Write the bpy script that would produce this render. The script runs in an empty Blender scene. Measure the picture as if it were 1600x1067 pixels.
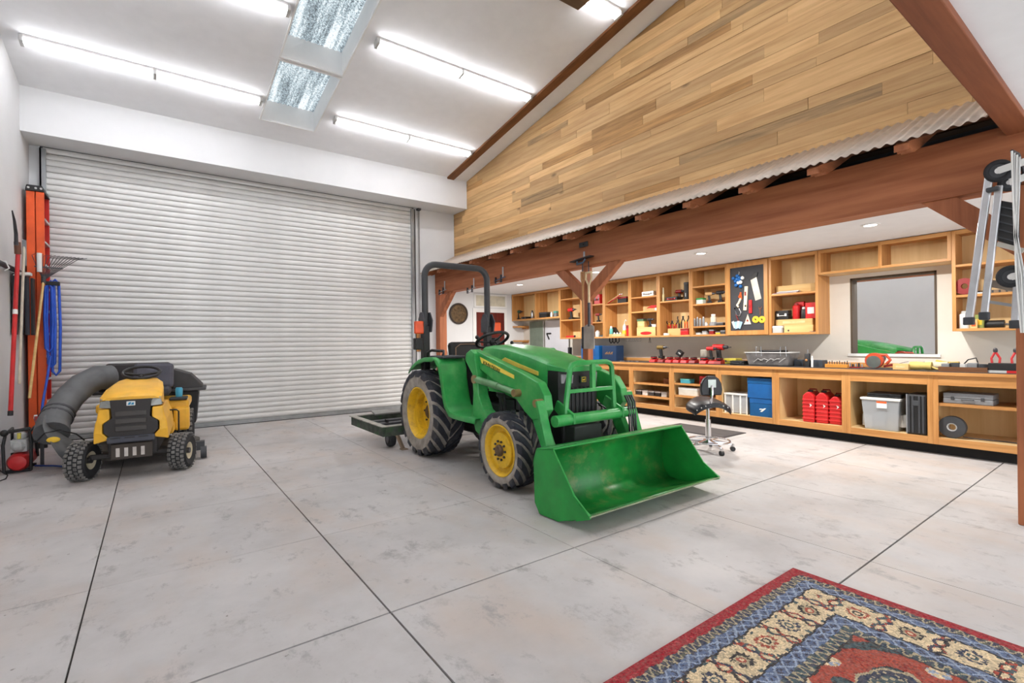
import bpy, bmesh, math, random
from mathutils import Matrix, Vector
random.seed(7)
R=math.radians; PI=math.pi
SC=bpy.context.scene; COL=SC.collection
# ------------------------------------------------------------------ camera
F=763.5; H=1.3; YAW=math.atan2(800-239.65,F); TILT=math.atan(-0.01214)
cd=bpy.data.cameras.new('camera'); cam=bpy.data.objects.new('camera',cd); COL.objects.link(cam); SC.camera=cam
cd.sensor_width=36; cd.lens=F*36/1600; cd.shift_y=2.0/1600; cd.clip_start=.05; cd.clip_end=200
cam.location=(0,0,H)
cam.rotation_euler=(Matrix.Rotation(-YAW,3,'Z')@Matrix.Rotation(PI/2,3,'X')@Matrix.Rotation(TILT,3,'Z')).to_euler()
# ------------------------------------------------------------------ world, exposure
w=bpy.data.worlds.new('daylight'); SC.world=w; w.use_nodes=True
bg=w.node_tree.nodes['Background']; bg.inputs[0].default_value=(.93,.965,1,1); bg.inputs[1].default_value=3.0
vs=SC.view_settings; vs.view_transform='Standard'; vs.look='None'; vs.gamma=1; vs.use_curve_mapping=False; vs.exposure=0.24
TUBE_W=24.0; DOWN_W=48.0; PANE=2.1
# ------------------------------------------------------------------ pixel helpers (a pixel gives a direction only)
FW=Vector((math.sin(YAW),math.cos(YAW),0)); RT=Vector((math.cos(YAW),-math.sin(YAW),0)); UP=Vector((0,0,1))
def ray(x,y):
    u=x-800; yd=y-535.5; c,s=math.cos(TILT),math.sin(TILT)
    return FW*F+RT*(u*c+yd*s)-UP*(-u*s+yd*c)
def atX(x,y,X): d=ray(x,y); return Vector((0,0,H))+d*(X/d.x)
def atY(x,y,Y): d=ray(x,y); return Vector((0,0,H))+d*(Y/d.y)
def atZ(x,y,z=0): d=ray(x,y); return Vector((0,0,H))+d*((z-H)/d.z)
# ------------------------------------------------------------------ materials
def lin(c):
    return tuple((v/255/12.92 if v/255<=.04045 else ((v/255+.055)/1.055)**2.4) for v in c)+(1,)
MC={}
def newmat(name):
    m=bpy.data.materials.new(name); m.use_nodes=True; nt=m.node_tree
    return m,nt,nt.nodes['Principled BSDF']
def N(nt,t,**k):
    n=nt.nodes.new(t)
    for a,b in k.items(): setattr(n,a,b)
    return n
def mixc(nt,fac,a,b,blend='MIX'):
    n=N(nt,'ShaderNodeMix',data_type='RGBA',blend_type=blend)
    for i,v in ((0,fac),(6,a),(7,b)):
        if isinstance(v,(int,float,tuple)): n.inputs[i].default_value=v
        else: nt.links.new(v,n.inputs[i])
    return n.outputs[2]
def noise(nt,scale,detail=4,rough=.55,stretch=None,coord='Object'):
    tc=N(nt,'ShaderNodeTexCoord'); v=tc.outputs[coord]
    if stretch:
        mp=N(nt,'ShaderNodeMapping'); nt.links.new(v,mp.inputs[0]); mp.inputs['Scale'].default_value=stretch; v=mp.outputs[0]
    n=N(nt,'ShaderNodeTexNoise'); n.inputs['Scale'].default_value=scale; n.inputs['Detail'].default_value=detail; n.inputs['Roughness'].default_value=rough
    nt.links.new(v,n.inputs['Vector']); return n.outputs['Fac']
def ramp(nt,fac,stops,interp='LINEAR'):
    n=N(nt,'ShaderNodeValToRGB'); n.color_ramp.interpolation=interp; el=n.color_ramp.elements
    while len(el)>1: el.remove(el[-1])
    el[0].position=stops[0][0]; el[0].color=stops[0][1]
    for p,c in stops[1:]: e=el.new(p); e.color=c
    nt.links.new(fac,n.inputs[0]); return n.outputs[0]
def sc(c,k): return tuple(max(0,min(255,v*k)) for v in c)
def mat(rgb,rough=.55,metal=0,var=.07,scale=6,bump=0,key=None,spec=.5,dirt=None,dirt_amt=.5,dirt_scale=5):
    k=key or (tuple(rgb),rough,metal,var,scale,bump,spec,dirt,dirt_amt)
    if k in MC: return MC[k]
    m,nt,b=newmat('paint_%d'%len(MC))
    f=noise(nt,scale); c=ramp(nt,f,[(.3,lin(sc(rgb,1-var))),(.7,lin(sc(rgb,1+var)))])
    if dirt:
        d=noise(nt,dirt_scale,6,.7); d=ramp(nt,d,[(.5,(0,0,0,1)),(.68,(dirt_amt,)*3+(1,))]); c=mixc(nt,d,c,lin(dirt))
    nt.links.new(c,b.inputs['Base Color']); b.inputs['Roughness'].default_value=rough; b.inputs['Metallic'].default_value=metal
    b.inputs['Specular IOR Level'].default_value=spec
    if bump:
        bp=N(nt,'ShaderNodeBump'); bp.inputs['Strength'].default_value=bump; bp.inputs['Distance'].default_value=.01
        nt.links.new(noise(nt,scale*6),bp.inputs['Height']); nt.links.new(bp.outputs[0],b.inputs['Normal'])
    MC[k]=m; return m
def wood(c1,c2,axis='y',rough=.55,rnd=.25,grain=22,key=None,knots=0):
    k=('wood',c1,c2,axis,rnd,grain,knots)
    if k in MC: return MC[k]
    m,nt,b=newmat('wood_%d'%len(MC))
    st={'x':(.06,1,1),'y':(1,.06,1),'z':(1,1,.06)}[axis]
    oi=N(nt,'ShaderNodeObjectInfo')
    tc=N(nt,'ShaderNodeTexCoord'); ad=N(nt,'ShaderNodeVectorMath',operation='ADD')
    cx=N(nt,'ShaderNodeCombineXYZ')
    ml=N(nt,'ShaderNodeMath',operation='MULTIPLY'); ml.inputs[1].default_value=37.0; nt.links.new(oi.outputs['Random'],ml.inputs[0])
    for i in range(3): nt.links.new(ml.outputs[0],cx.inputs[i])
    nt.links.new(tc.outputs['Object'],ad.inputs[0]); nt.links.new(cx.outputs[0],ad.inputs[1])
    mp=N(nt,'ShaderNodeMapping'); nt.links.new(ad.outputs[0],mp.inputs[0]); mp.inputs['Scale'].default_value=st
    n=N(nt,'ShaderNodeTexNoise'); n.inputs['Scale'].default_value=grain; n.inputs['Detail'].default_value=6; n.inputs['Roughness'].default_value=.6
    nt.links.new(mp.outputs[0],n.inputs['Vector'])
    c=ramp(nt,n.outputs['Fac'],[(.3,lin(c2)),(.62,lin(c1))])
    # per-piece tone
    mr=N(nt,'ShaderNodeMapRange'); nt.links.new(oi.outputs['Random'],mr.inputs[0]); mr.inputs[3].default_value=1-rnd; mr.inputs[4].default_value=1+rnd*.35
    hs=N(nt,'ShaderNodeHueSaturation'); nt.links.new(mr.outputs[0],hs.inputs['Value']); nt.links.new(c,hs.inputs['Color']); c=hs.outputs[0]
    if knots:
        vo=N(nt,'ShaderNodeTexVoronoi'); vo.inputs['Scale'].default_value=knots
        mp2=N(nt,'ShaderNodeMapping'); nt.links.new(ad.outputs[0],mp2.inputs[0]); mp2.inputs['Scale'].default_value={'x':(.45,1,1),'y':(1,.45,1),'z':(1,1,.45)}[axis]
        nt.links.new(mp2.outputs[0],vo.inputs['Vector'])
        kf=ramp(nt,vo.outputs['Distance'],[(.03,(.75,.75,.75,1)),(.10,(0,0,0,1))]); c=mixc(nt,kf,c,lin(sc(c2,.55)))
    nt.links.new(c,b.inputs['Base Color']); b.inputs['Roughness'].default_value=rough; b.inputs['Specular IOR Level'].default_value=.35
    bp=N(nt,'ShaderNodeBump'); bp.inputs['Strength'].default_value=.15; bp.inputs['Distance'].default_value=.004
    nt.links.new(n.outputs['Fac'],bp.inputs['Height']); nt.links.new(bp.outputs[0],b.inputs['Normal'])
    MC[k]=m; return m
def emis(rgb,s,key):
    if key in MC: return MC[key]
    m,nt,b=newmat('light_'+key); b.inputs['Base Color'].default_value=lin(rgb); b.inputs['Emission Color'].default_value=lin(rgb); b.inputs['Emission Strength'].default_value=s
    MC[key]=m; return m
def clear(rgb,alpha,rough=.25,key=None):
    k=('clear',rgb,alpha)
    if k in MC: return MC[k]
    m,nt,b=newmat('translucent_%d'%len(MC)); b.inputs['Base Color'].default_value=lin(rgb); b.inputs['Alpha'].default_value=alpha; b.inputs['Roughness'].default_value=rough
    MC[k]=m; return m
# ------------------------------------------------------------------ mesh builder
FR={}
class MB:
    def __init__(s,local=False): s.v=[]; s.f=[]; s.m=[]; s.k=0; s.local=local
    def _add(s,vs,fs):
        o=len(s.v); s.v+= [Vector(p) for p in vs]; s.f+=[tuple(i+o for i in f) for f in fs]; s.m+=[s.k]*len(fs); return s
    def box(s,a,b):
        x0,y0,z0=a; x1,y1,z1=b
        return s._add([(x0,y0,z0),(x1,y0,z0),(x1,y1,z0),(x0,y1,z0),(x0,y0,z1),(x1,y0,z1),(x1,y1,z1),(x0,y1,z1)],
            [(0,3,2,1),(4,5,6,7),(0,1,5,4),(1,2,6,5),(2,3,7,6),(3,0,4,7)])
    def obox(s,c,size,rx=0,ry=0,rz=0):
        M=Matrix.Translation(c)@Matrix.Rotation(rz,4,'Z')@Matrix.Rotation(ry,4,'Y')@Matrix.Rotation(rx,4,'X')
        t=MB(); h=[v/2 for v in size]; t.box([-v for v in h],h)
        return s._add([M@p for p in t.v],t.f)
    def hexa(s,p): # 8 corners ordered as box
        return s._add(p,[(0,3,2,1),(4,5,6,7),(0,1,5,4),(1,2,6,5),(2,3,7,6),(3,0,4,7)])
    def bar(s,p0,p1,w,h,up=(0,0,1)):
        p0=Vector(p0);p1=Vector(p1);d=(p1-p0).normalized();u=Vector(up)
        if abs(d.dot(u))>.98:u=Vector((1,0,0))
        a=d.cross(u).normalized()*(w/2);b=a.cross(d).normalized()*(h/2)
        return s.hexa([p0-a-b,p0+a-b,p1+a-b,p1-a-b,p0-a+b,p0+a+b,p1+a+b,p1-a+b])
    def ring(s,c,d,r,n,u=None):
        d=Vector(d).normalized(); u=Vector((0,0,1)) if u is None else u
        if abs(d.dot(u))>.95:u=Vector((1,0,0))
        a=d.cross(u).normalized();b=d.cross(a).normalized()
        return [Vector(c)+a*(r*math.cos(2*PI*i/n))+b*(r*math.sin(2*PI*i/n)) for i in range(n)]
    def loft(s,rings,cap=True,closed=False):
        n=len(rings[0]);o=[p for r in rings for p in r];fs=[]
        L=len(rings)
        for j in range(L if closed else L-1):
            k=(j+1)%L
            for i in range(n): fs.append((j*n+i,j*n+(i+1)%n,k*n+(i+1)%n,k*n+i))
        if cap and not closed: fs+= [tuple(range(n))[::-1],tuple(range((L-1)*n,L*n))]
        return s._add(o,fs)
    def cyl(s,p0,p1,r0,r1=None,n=16):
        r1=r0 if r1 is None else r1; d=Vector(p1)-Vector(p0)
        return s.loft([s.ring(p0,d,r0,n),s.ring(p1,d,r1,n)])
    def tube(s,pts,r,n=8,closed=False):
        pts=[Vector(p) for p in pts];L=len(pts);rg=[];u=None
        for i,p in enumerate(pts):
            if closed: d=pts[(i+1)%L]-pts[i-1]
            else: d=pts[min(i+1,L-1)]-pts[max(i-1,0)]
            d.normalize()
            if u is None:
                u=Vector((0,0,1)) if abs(d.z)<.9 else Vector((1,0,0))
            a=d.cross(u)
            if a.length<1e-4: a=d.orthogonal()
            a.normalize(); u=a.cross(d).normalized()
            rr=r[i] if isinstance(r,(list,tuple)) else r
            rg.append([p+a*(rr*math.cos(2*PI*k/n))+u*(rr*math.sin(2*PI*k/n)) for k in range(n)])
        return s.loft(rg,True,closed)
    def lathe(s,prof,c,axis='z',n=24,closed=False,cap=True):
        c=Vector(c);rg=[]
        for r,h in prof:
            q=[]
            for i in range(n):
                a=2*PI*i/n;x,y=r*math.cos(a),r*math.sin(a)
                q.append(c+Vector({'z':(x,y,h),'x':(h,x,y),'y':(y,h,x)}[axis]))
            rg.append(q)
        return s.loft(rg,cap,closed)
    def prism(s,poly,axis,a0,a1):
        f={'x':lambda p,a:(a,p[0],p[1]),'y':lambda p,a:(p[0],a,p[1]),'z':lambda p,a:(p[0],p[1],a)}[axis]
        return s.loft([[Vector(f(p,a0)) for p in poly],[Vector(f(p,a1)) for p in poly]])
    def sphere(s,c,r,n=14,m=8):
        r=(r,r,r) if isinstance(r,(int,float)) else r;rg=[]
        for j in range(m+1):
            t=-PI/2+PI*j/m;cr=max(math.cos(t),.02)
            rg.append([Vector((c[0]+r[0]*cr*math.cos(2*PI*i/n),c[1]+r[1]*cr*math.sin(2*PI*i/n),c[2]+r[2]*math.sin(t))) for i in range(n)])
        return s.loft(rg)
    def torus(s,c,axis,RR,r,n=24,m=8):
        d=Vector(axis).normalized(); return s.tube(s.ring(c,d,RR,n),r,m,True)
    def sheet(s,rows,t=None):
        # rows: grid of points -> single surface
        n=len(rows[0]);o=[p for r in rows for p in r]
        return s._add(o,[(j*n+i,j*n+i+1,(j+1)*n+i+1,(j+1)*n+i) for j in range(len(rows)-1) for i in range(n-1)])
    def xf(s,M): s.v=[M@p for p in s.v]; return s
    def build(s,name,m,parent=None,smooth=None,bevel=0,solid=0,label=None):
        me=bpy.data.meshes.new(name)
        vs=s.v
        if parent is not None and not s.local:
            Mi=FR[parent.name].inverted(); vs=[Mi@p for p in vs]
        me.from_pydata([tuple(p) for p in vs],[],s.f)
        bm=bmesh.new(); bm.from_mesh(me); bmesh.ops.recalc_face_normals(bm,faces=bm.faces); bm.to_mesh(me); bm.free()
        ms=m if isinstance(m,(list,tuple)) else [m]
        for q in ms: me.materials.append(q)
        if len(ms)>1:
            for p,i in zip(me.polygons,s.m): p.material_index=i
        o=bpy.data.objects.new(name,me); COL.objects.link(o)
        if parent is not None: o.parent=parent; FR[o.name]=FR[parent.name]
        else: FR[o.name]=Matrix()
        if smooth:
            for p in me.polygons: p.use_smooth=True
            me.set_sharp_from_angle(angle=R(smooth))
        if solid:
            md=o.modifiers.new('solid','SOLIDIFY'); md.thickness=solid; md.offset=0
        if bevel:
            md=o.modifiers.new('bevel','BEVEL'); md.width=bevel; md.segments=2; md.limit_method='ANGLE'; md.angle_limit=R(40)
        if label: o['label']=label
        return o
def thing(name,label,cat,loc=(0,0,0),rz=0,group=None,kind=None):
    o=bpy.data.objects.new(name,None); COL.objects.link(o); o.location=loc; o.rotation_euler=(0,0,rz); o.empty_display_size=.1
    FR[o.name]=Matrix.Translation(loc)@Matrix.Rotation(rz,4,'Z')
    return tag(o,label,cat,group,kind)
def tag(o,label,cat=None,group=None,kind=None):
    o['label']=label
    if cat: o['category']=cat
    if group: o['group']=group
    if kind: o['kind']=kind
    return o
def struct(o,label=None):
    o['kind']='structure'
    if label: o['label']=label
    return o
def part(parent,name,m,fn,local=False,**k):
    mb=MB(local); fn(mb); return mb.build(name,m,parent,**k)
def share(src,name,loc,parent,rot=(0,0,0)):
    o=bpy.data.objects.new(name,src.data); COL.objects.link(o); o.parent=parent; o.location=loc; o.rotation_euler=rot; return o
def copy_tree(root,loc,rz=0,label=None,group=None):
    r=root.copy(); COL.objects.link(r); r.location=loc; r.rotation_euler=(0,0,rz)
    if label: r['label']=label
    if group: r['group']=group
    def rec(a,b):
        for ch in list(a.children):
            c=ch.copy(); COL.objects.link(c); c.parent=b; rec(ch,c)
    rec(root,r); return r
# palette
M_wall=mat((224,225,226),.85,var=.012,scale=2,bump=.04,key='wall'); M_ceil=mat((238,239,241),.9,var=.01,key='ceil')
M_trimw=mat((235,235,233),.5,var=.01,key='trimw')
M_beam=wood((188,118,78),(150,86,54),'y',.6,.12,14,knots=.9); M_beamx_shade=wood((150,88,56),(116,64,40),'x',.6,.1,14); M_beamz=wood((176,108,72),(138,80,50),'z',.6,.12,14)  # cross beam wood is a darker copy with shade painted into its colour
M_cab=wood((206,150,90),(180,122,66),'y',.4,.12,26); M_cabz=wood((206,150,90),(180,122,66),'z',.4,.12,26); M_cabin=wood((240,208,154),(228,192,134),'z',.5,.06,10)
M_ply=wood((232,202,152),(218,182,128),'y',.5,.06,10)
M_black=mat((28,28,30),.5,var=.1,key='black'); M_rubber=mat((38,39,42),.75,var=.15,scale=9,bump=.1,key='rubber'); M_dkgrey=mat((62,64,68),.55,key='dkgrey')
M_grey=mat((130,132,135),.5,key='grey'); M_lgrey=mat((190,190,188),.5,key='lgrey'); M_white=mat((235,235,232),.45,var=.02,key='white')
M_chrome=mat((215,215,218),.16,1,.03,key='chrome'); M_steel=mat((170,172,175),.35,1,.08,key='steel'); M_alu=mat((205,207,210),.32,.85,.05,key='alu'); M_dsteel=mat((80,80,84),.45,.8,.15,key='dsteel')
M_red=mat((196,34,36),.4,var=.08,key='red'); M_dred=mat((140,28,28),.45,key='dred'); M_blue=mat((20,92,158),.45,key='blue'); M_yel=mat((232,190,50),.45,key='yel')
M_orange=mat((226,92,32),.5,var=.06,key='orange'); M_teal=mat((90,170,165),.4,key='teal'); M_pine=wood((226,190,130),(206,164,102),'x',.6,.1,18)
# ================================================================== STRUCTURE
XL=-1.35; XR=7.6; YB=-4.0; YD=9.29; YF=9.85; XS=5.29; YH=8.73
SL=.168
def zc(y): return 4.67+SL*(8.73-y)
def bx(name,m,*bs,parent=None,bevel=0):
    mb=MB()
    for a,b in bs: mb.box(a,b)
    return mb.build(name,m,parent,bevel=bevel)
# ---- floor: dark bed with saw-cut concrete panels
def concrete():
    m,nt,b=newmat('concrete')
    tc=N(nt,'ShaderNodeNewGeometry'); 
    def nz(s,d=6,r=.6,st=None):
        n=N(nt,'ShaderNodeTexNoise'); n.inputs['Scale'].default_value=s; n.inputs['Detail'].default_value=d; n.inputs['Roughness'].default_value=r
        v=tc.outputs['Position']
        if st:
            mp=N(nt,'ShaderNodeMapping'); mp.inputs['Scale'].default_value=st; nt.links.new(v,mp.inputs[0]); v=mp.outputs[0]
        nt.links.new(v,n.inputs['Vector']); return n.outputs['Fac']
    c=ramp(nt,nz(.9,8,.65),[(.32,lin((172,168,166))),(.5,lin((189,186,185))),(.7,lin((203,199,197)))])
    c=mixc(nt,ramp(nt,nz(1.6,5,.6,(1,.5,1)),[(.47,(0,0,0,1)),(.68,(.6,)*3+(1,))]),c,lin((192,176,164)))
    c=mixc(nt,ramp(nt,nz(5.5,8,.75,(1,.6,1)),[(.555,(0,0,0,1)),(.65,(.7,)*3+(1,))]),c,lin((146,142,141)))
    c=mixc(nt,ramp(nt,nz(1.1,10,.8),[(.56,(0,0,0,1)),(.66,(.65,)*3+(1,))]),c,lin((156,152,149)))
    c=mixc(nt,ramp(nt,nz(24,3,.5),[(.73,(0,0,0,1)),(.76,(.8,)*3+(1,))]),c,lin((105,98,92)))
    oi=N(nt,'ShaderNodeObjectInfo'); mr=N(nt,'ShaderNodeMapRange'); nt.links.new(oi.outputs['Random'],mr.inputs[0]); mr.inputs[3].default_value=.96; mr.inputs[4].default_value=1.03
    hs=N(nt,'ShaderNodeHueSaturation'); nt.links.new(mr.outputs[0],hs.inputs['Value']); nt.links.new(c,hs.inputs['Color'])
    nt.links.new(hs.outputs[0],b.inputs['Base Color'])
    rr=ramp(nt,nz(3,6,.6),[(.3,(.42,)*3+(1,)),(.7,(.62,)*3+(1,))]); nt.links.new(rr,b.inputs['Roughness']); b.inputs['Specular IOR Level'].default_value=.4
    bp=N(nt,'ShaderNodeBump'); bp.inputs['Strength'].default_value=.12; bp.inputs['Distance'].default_value=.004
    nt.links.new(nz(14,6,.65,(1,.35,1)),bp.inputs['Height']); nt.links.new(bp.outputs[0],b.inputs['Normal'])
    return m
M_conc=concrete()
floor=struct(bx('floor',mat((58,54,50),.9,key='joint'),((XL-.15,YB,-.2),(XR+.15,YF+.15,-.012))),'pale painted concrete floor cut into square panels')
gx=[XL,-.289,.915,2.133,3.359,4.547,5.77,6.98,XR]; gy=[YB,-2.53,-1.33,-.13,1.073,2.268,3.46,4.70,5.92,7.12,8.32,YF]
wide_x={.915:.005,-.289:.004,3.359:.0025}; wide_y={2.268:.006,1.073:.0055}
for i in range(len(gx)-1):
    for j in range(len(gy)-1):
        a0=wide_x.get(gx[i],.002); a1=wide_x.get(gx[i+1],.002); b0=wide_y.get(gy[j],.0016); b1=wide_y.get(gy[j+1],.0016)
        mb=MB(); mb.box((gx[i]+a0,gy[j]+b0,-.012),(gx[i+1]-a1,gy[j+1]-b1,0)); mb.build('concrete_panel',M_conc,floor)
# ---- white walls
struct(bx('wall_left',M_wall,((XL-.15,YB,0),(XL,YD+.2,6.8))),'plain white side wall')
wb=struct(bx('wall_back',M_wall,((XL,YD,0),(-1.235,YD+.15,4.3)),((4.335,YD,0),(4.95,YD+.15,4.3)),((4.95,YD,2.4),(XS,YD+.15,4.3))),'white wall around the roll-up door')
struct(bx('wall_header',M_wall,((XL,YH,4.09),(XS-.004,YD+.2,4.9))),'white dropped header above the roll-up door')
struct(bx('wall_return',M_wall,((4.86,YD+.15,0),(4.98,YF,2.5))))
struct(bx('wall_far',M_wall,((4.98,YF,0),(XR,YF+.15,2.55))),'white far wall of the workshop bay')
MY0,MY1,MZ0,MZ1=1.71,2.615,1.10,2.11
wr=struct(bx('wall_right',mat((228,223,214),.8,var=.01,key='wallr'),((XR,YB,0),(XR+.15,MY0,2.8)),((XR,MY1,0),(XR+.15,YF+.15,2.8)),((XR,MY0,0),(XR+.15,MY1,MZ0)),((XR,MY0,MZ1),(XR+.15,MY1,2.8))),'off-white back wall of the workshop bay')
# ---- ceilings
M_shaft=mat((240,240,240),.7,var=.01,key='shaft')
mb=MB()
def slopebox(mb,x0,x1,y0,y1,t0,t1):
    mb.hexa([(x0,y0,zc(y0)+t0),(x1,y0,zc(y0)+t0),(x1,y1,zc(y1)+t0),(x0,y1,zc(y1)+t0),(x0,y0,zc(y0)+t1),(x1,y0,zc(y0)+t1),(x1,y1,zc(y1)+t1),(x0,y1,zc(y1)+t1)])
SX0,SX1=1.35,2.12; SK=[(6.82,8.21),(5.2,6.745)]
for x0,x1,y0,y1 in [(XL,SX0,.55,9.5),(SX1,XS+.2,.55,9.5),(SX0,SX1,.55,5.2),(SX0,SX1,6.745,6.82),(SX0,SX1,8.21,9.5)]: slopebox(mb,x0,x1,y0,y1,0,.12)
struct(mb.build('ceiling',M_ceil),'pale sloped ceiling over the garage')
struct(bx('ceiling_workshop',M_ceil,((4.97,.4,2.5),(XR,YF+.1,2.56))),'flat white ceiling of the workshop bay')
struct(bx('ceiling_low',M_ceil,((XL-.15,YB,2.737),(XR+.15,.567,2.85))),'flat white low ceiling behind the cross beam')
struct(bx('light_block_workshop',M_dkgrey,((XS+.16,.3,3.25),(XR+.2,YF+.2,3.32)),((XR+.0,.3,2.8),(XR+.15,YF+.15,3.25)),((4.9,.3,2.86),(XR,.4,3.25)),((4.98,YF,2.55),(XR,YF+.15,3.25)),((4.95,YD+.15,2.5),(5.1,YF,3.3))))  # unseen boxes added over the bay to stop world light leaking in
struct(bx('wall_upper',M_wall,((XL,.567,2.99),(XS+.2,.69,6.9))))
# ---- siding wall of separate planks
M_side=wood((222,182,128),(194,150,98),'y',.65,.28,20,knots=2.6)
M_side2=wood((196,150,94),(150,112,70),'y',.7,.2,26,knots=3)
M_side3=wood((186,152,108),(136,112,82),'y',.75,.15,30,knots=3)
sid=MB(); sid.prism([(.6,3.0),(YD+.1,3.0),(YD+.1,zc(YD)-.02),(.6,zc(.6)-.02)],'x',XS+.02,XS+.15)
sid=struct(sid.build('wall_siding',mat((70,48,28),.9,key='sidingback')),'gable wall clad with reclaimed honey-coloured wood planks')
def clip(poly,f):
    out=[]
    for i,p in enumerate(poly):
        q=poly[(i+1)%len(poly)]; a,b=f(p),f(q)
        if a>=0: out.append(p)
        if a*b<0: t=a/(a-b); out.append((p[0]+(q[0]-p[0])*t,p[1]+(q[1]-p[1])*t))
    return out
z=3.14; rr=random.Random(3)
while z<6.05:
    h=rr.choice([.088,.10,.115,.14,.14,.15]); y=.62-rr.random()*1.2
    while y<YD:
        L=rr.uniform(.8,2.7); y1=min(y+L,YD); y0=max(y,.62)
        if y1-y0>.05:
            e=.001; poly=[(y0+e,z+e),(y1-e,z+e),(y1-e,z+h-e),(y0+e,z+h-e)]
            poly=clip(poly,lambda p:zc(p[0])-.004-p[1])
            if len(poly)>2 and max(p[1] for p in poly)-z>.012:
                mb=MB(); mb.prism(poly,'x',XS+rr.random()*.006,XS+.02); mb.build('plank',rr.choice([M_side]*24+[M_side2]*3+[M_side3]),sid)
        y+=L
    z+=h
# ---- ceiling trim board, hung board
mb=MB(); slopebox(mb,4.83,4.98,.7,YH,-.035,0); struct(mb.build('trim_1',wood((128,82,46),(100,62,34),'y',.6,.05,16)),'dark brown board running down the sloped ceiling')
p=atZ(903,16,zc(4.2)-.09)
mb=MB(); mb.box((p.x-2.0,p.y-.30,p.z),(p.x,p.y,zc(p.y)+.02)); struct(mb.build('trim_2',wood((122,96,70),(92,70,50),'x',.7,.05,16)),'weathered brown beam end hanging below the ceiling light')
# ---- cross beam
mb=MB(); mb.box((XL,.567,2.70),(4.95,.70,2.99)); struct(mb.build('trim_3',M_beamx_shade,bevel=.006),'reddish brown timber beam crossing overhead, shade painted into its colour')
# ---- roll-up door of separate slats
M_slat=mat((214,214,212),.42,.25,.03,3,key='slat')
door=MB(); door.box((-1.235,9.262,4.0),(4.335,9.285,4.09)); door=struct(door.build('door_1',M_dkgrey),'closed white roll-up door with horizontal metal slats')
PITCH=.0853
sl=MB(True); pr=[(0,0.0),(0,.005),(-.014,.008),(-.018,.014),(-.0205,.044),(-.018,.074),(-.014,.0795),(0,.0825),(0,.0853),(.004,.0853),(.004,0)]
sl.loft([[Vector((-1.205,a,b)) for a,b in pr],[Vector((4.285,a,b)) for a,b in pr]]); s0=None
for i in range(47):
    zz=.075+i*PITCH
    if s0 is None:
        s0=sl.build('slat',M_slat,door,smooth=35); s0.location=(0,9.262,zz)
    else: share(s0,'slat',(0,9.262,zz),door)
part(door,'bottom_light_seal',M_black,lambda m:m.box((-1.235,9.238,0),(4.335,9.30,.0125)))  # black strip added to block light leaking under the door, giving a dark line
part(door,'bottom_bar',mat((150,152,152),.45,.5,key='botbar'),lambda m:(m.box((-1.205,9.235,.012),(4.285,9.27,.05)),m.box((-1.205,9.25,.05),(4.285,9.268,.078))))
M_guide=mat((150,153,156),.4,.6,.05,key='guide')
for a,b in ((-1.235,-1.17),(4.25,4.335)):
    part(door,'door_guide',M_guide,lambda m:(m.box((a,9.20,0),(b,9.236,4.05)),m.box((a if a<0 else b-.02,9.2,0),(a+.02 if a<0 else b,9.29,4.05))))
part(door,'tension_cable',M_dkgrey,lambda m:(m.cyl((4.45,9.25,.9),(4.45,9.25,4.08),.005),m.cyl((4.425,9.25,.9),(4.425,9.25,4.08),.004),m.box((4.40,9.2,4.05),(4.47,9.28,4.1))))
# ---- plywood patch beside door
mb=MB(); a=atY(648,512,9.28); b=atY(663,549,9.28); mb.box((a.x,9.272,b.z),(b.x+.02,YD,a.z)); struct(mb.build('trim_4',wood((178,122,70),(140,92,50),'z',.7,.1,16)),'bare brown plywood patch on the white wall beside the roll-up door')
# ---- awning: corrugated sheets and rafters
XE,ZE=4.47,2.745; RS=(3.17-ZE)/(XS-XE)
def rz_(x): return ZE+RS*(x-XE)
aw=thing('awning_roof','corrugated metal awning roof with brown rafter tails under plank wall','awning',(4.9,5,2.6),kind='structure')
M_tin=mat((206,193,180),.5,.35,.09,5,key='tin',dirt=(170,140,120),dirt_amt=.4)
ys=.74; nsh=9; wsh=(YD-.74)/nsh
for k in range(nsh):
    y0=ys+k*wsh; y1=y0+wsh+.03; n=int((y1-y0)/.076*8); rows=[]
    for X,dz in ((XE,0),((XE+XS)/2,0),(XS+.01,0)):
        rows.append([Vector((X,min(y0+(y1-y0)*i/n,YD),rz_(X)+.012+.004*(k%2)+.010*math.cos(2*PI*(y0+(y1-y0)*i/n)/.076))) for i in range(n+1)])
    mb=MB(); mb.sheet(rows); mb.build('roof_sheet',M_tin,aw,smooth=60,solid=.002)
part(aw,'roof_deck',wood((96,58,38),(70,40,26),'y',.8,.1,16),lambda m:m.hexa([(XE+.09,.74,rz_(XE+.09)-.018),(XS,.74,rz_(XS)-.018),(XS,YD,rz_(XS)-.018),(XE+.09,YD,rz_(XE+.09)-.018),(XE+.09,.74,rz_(XE+.09)-.002),(XS,.74,rz_(XS)-.002),(XS,YD,rz_(XS)-.002),(XE+.09,YD,rz_(XE+.09)-.002)]))
M_raf=wood((178,112,74),(146,86,54),'x',.6,.12,14); r0=None
for y in (1.21,1.815,2.42,3.03,3.66,4.28,4.9,5.5,6.12,6.73,7.34,7.95,8.56,9.12):
    if r0 is None:
        x0=XE+.035; t=.018; po=[(x0,rz_(x0)-t),(XS,rz_(XS)-t),(XS,rz_(XS)-.15),(4.80,rz_(4.80)-.145),(x0+.16,rz_(x0+.16)-.135),(x0+.13,rz_(x0+.13)-.10),(x0+.075,rz_(x0+.075)-.105),(x0+.06,rz_(x0+.06)-.07),(x0,rz_(x0)-.072)]
        mb=MB(True); mb.prism([(a-4.9,b-2.6) for a,b in po],'y',-.045,.045); r0=mb.build('rafter',M_raf,aw,bevel=.004); r0.location=(0,y-5,0)
    else: share(r0,'rafter',(0,y-5,0),aw)
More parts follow.
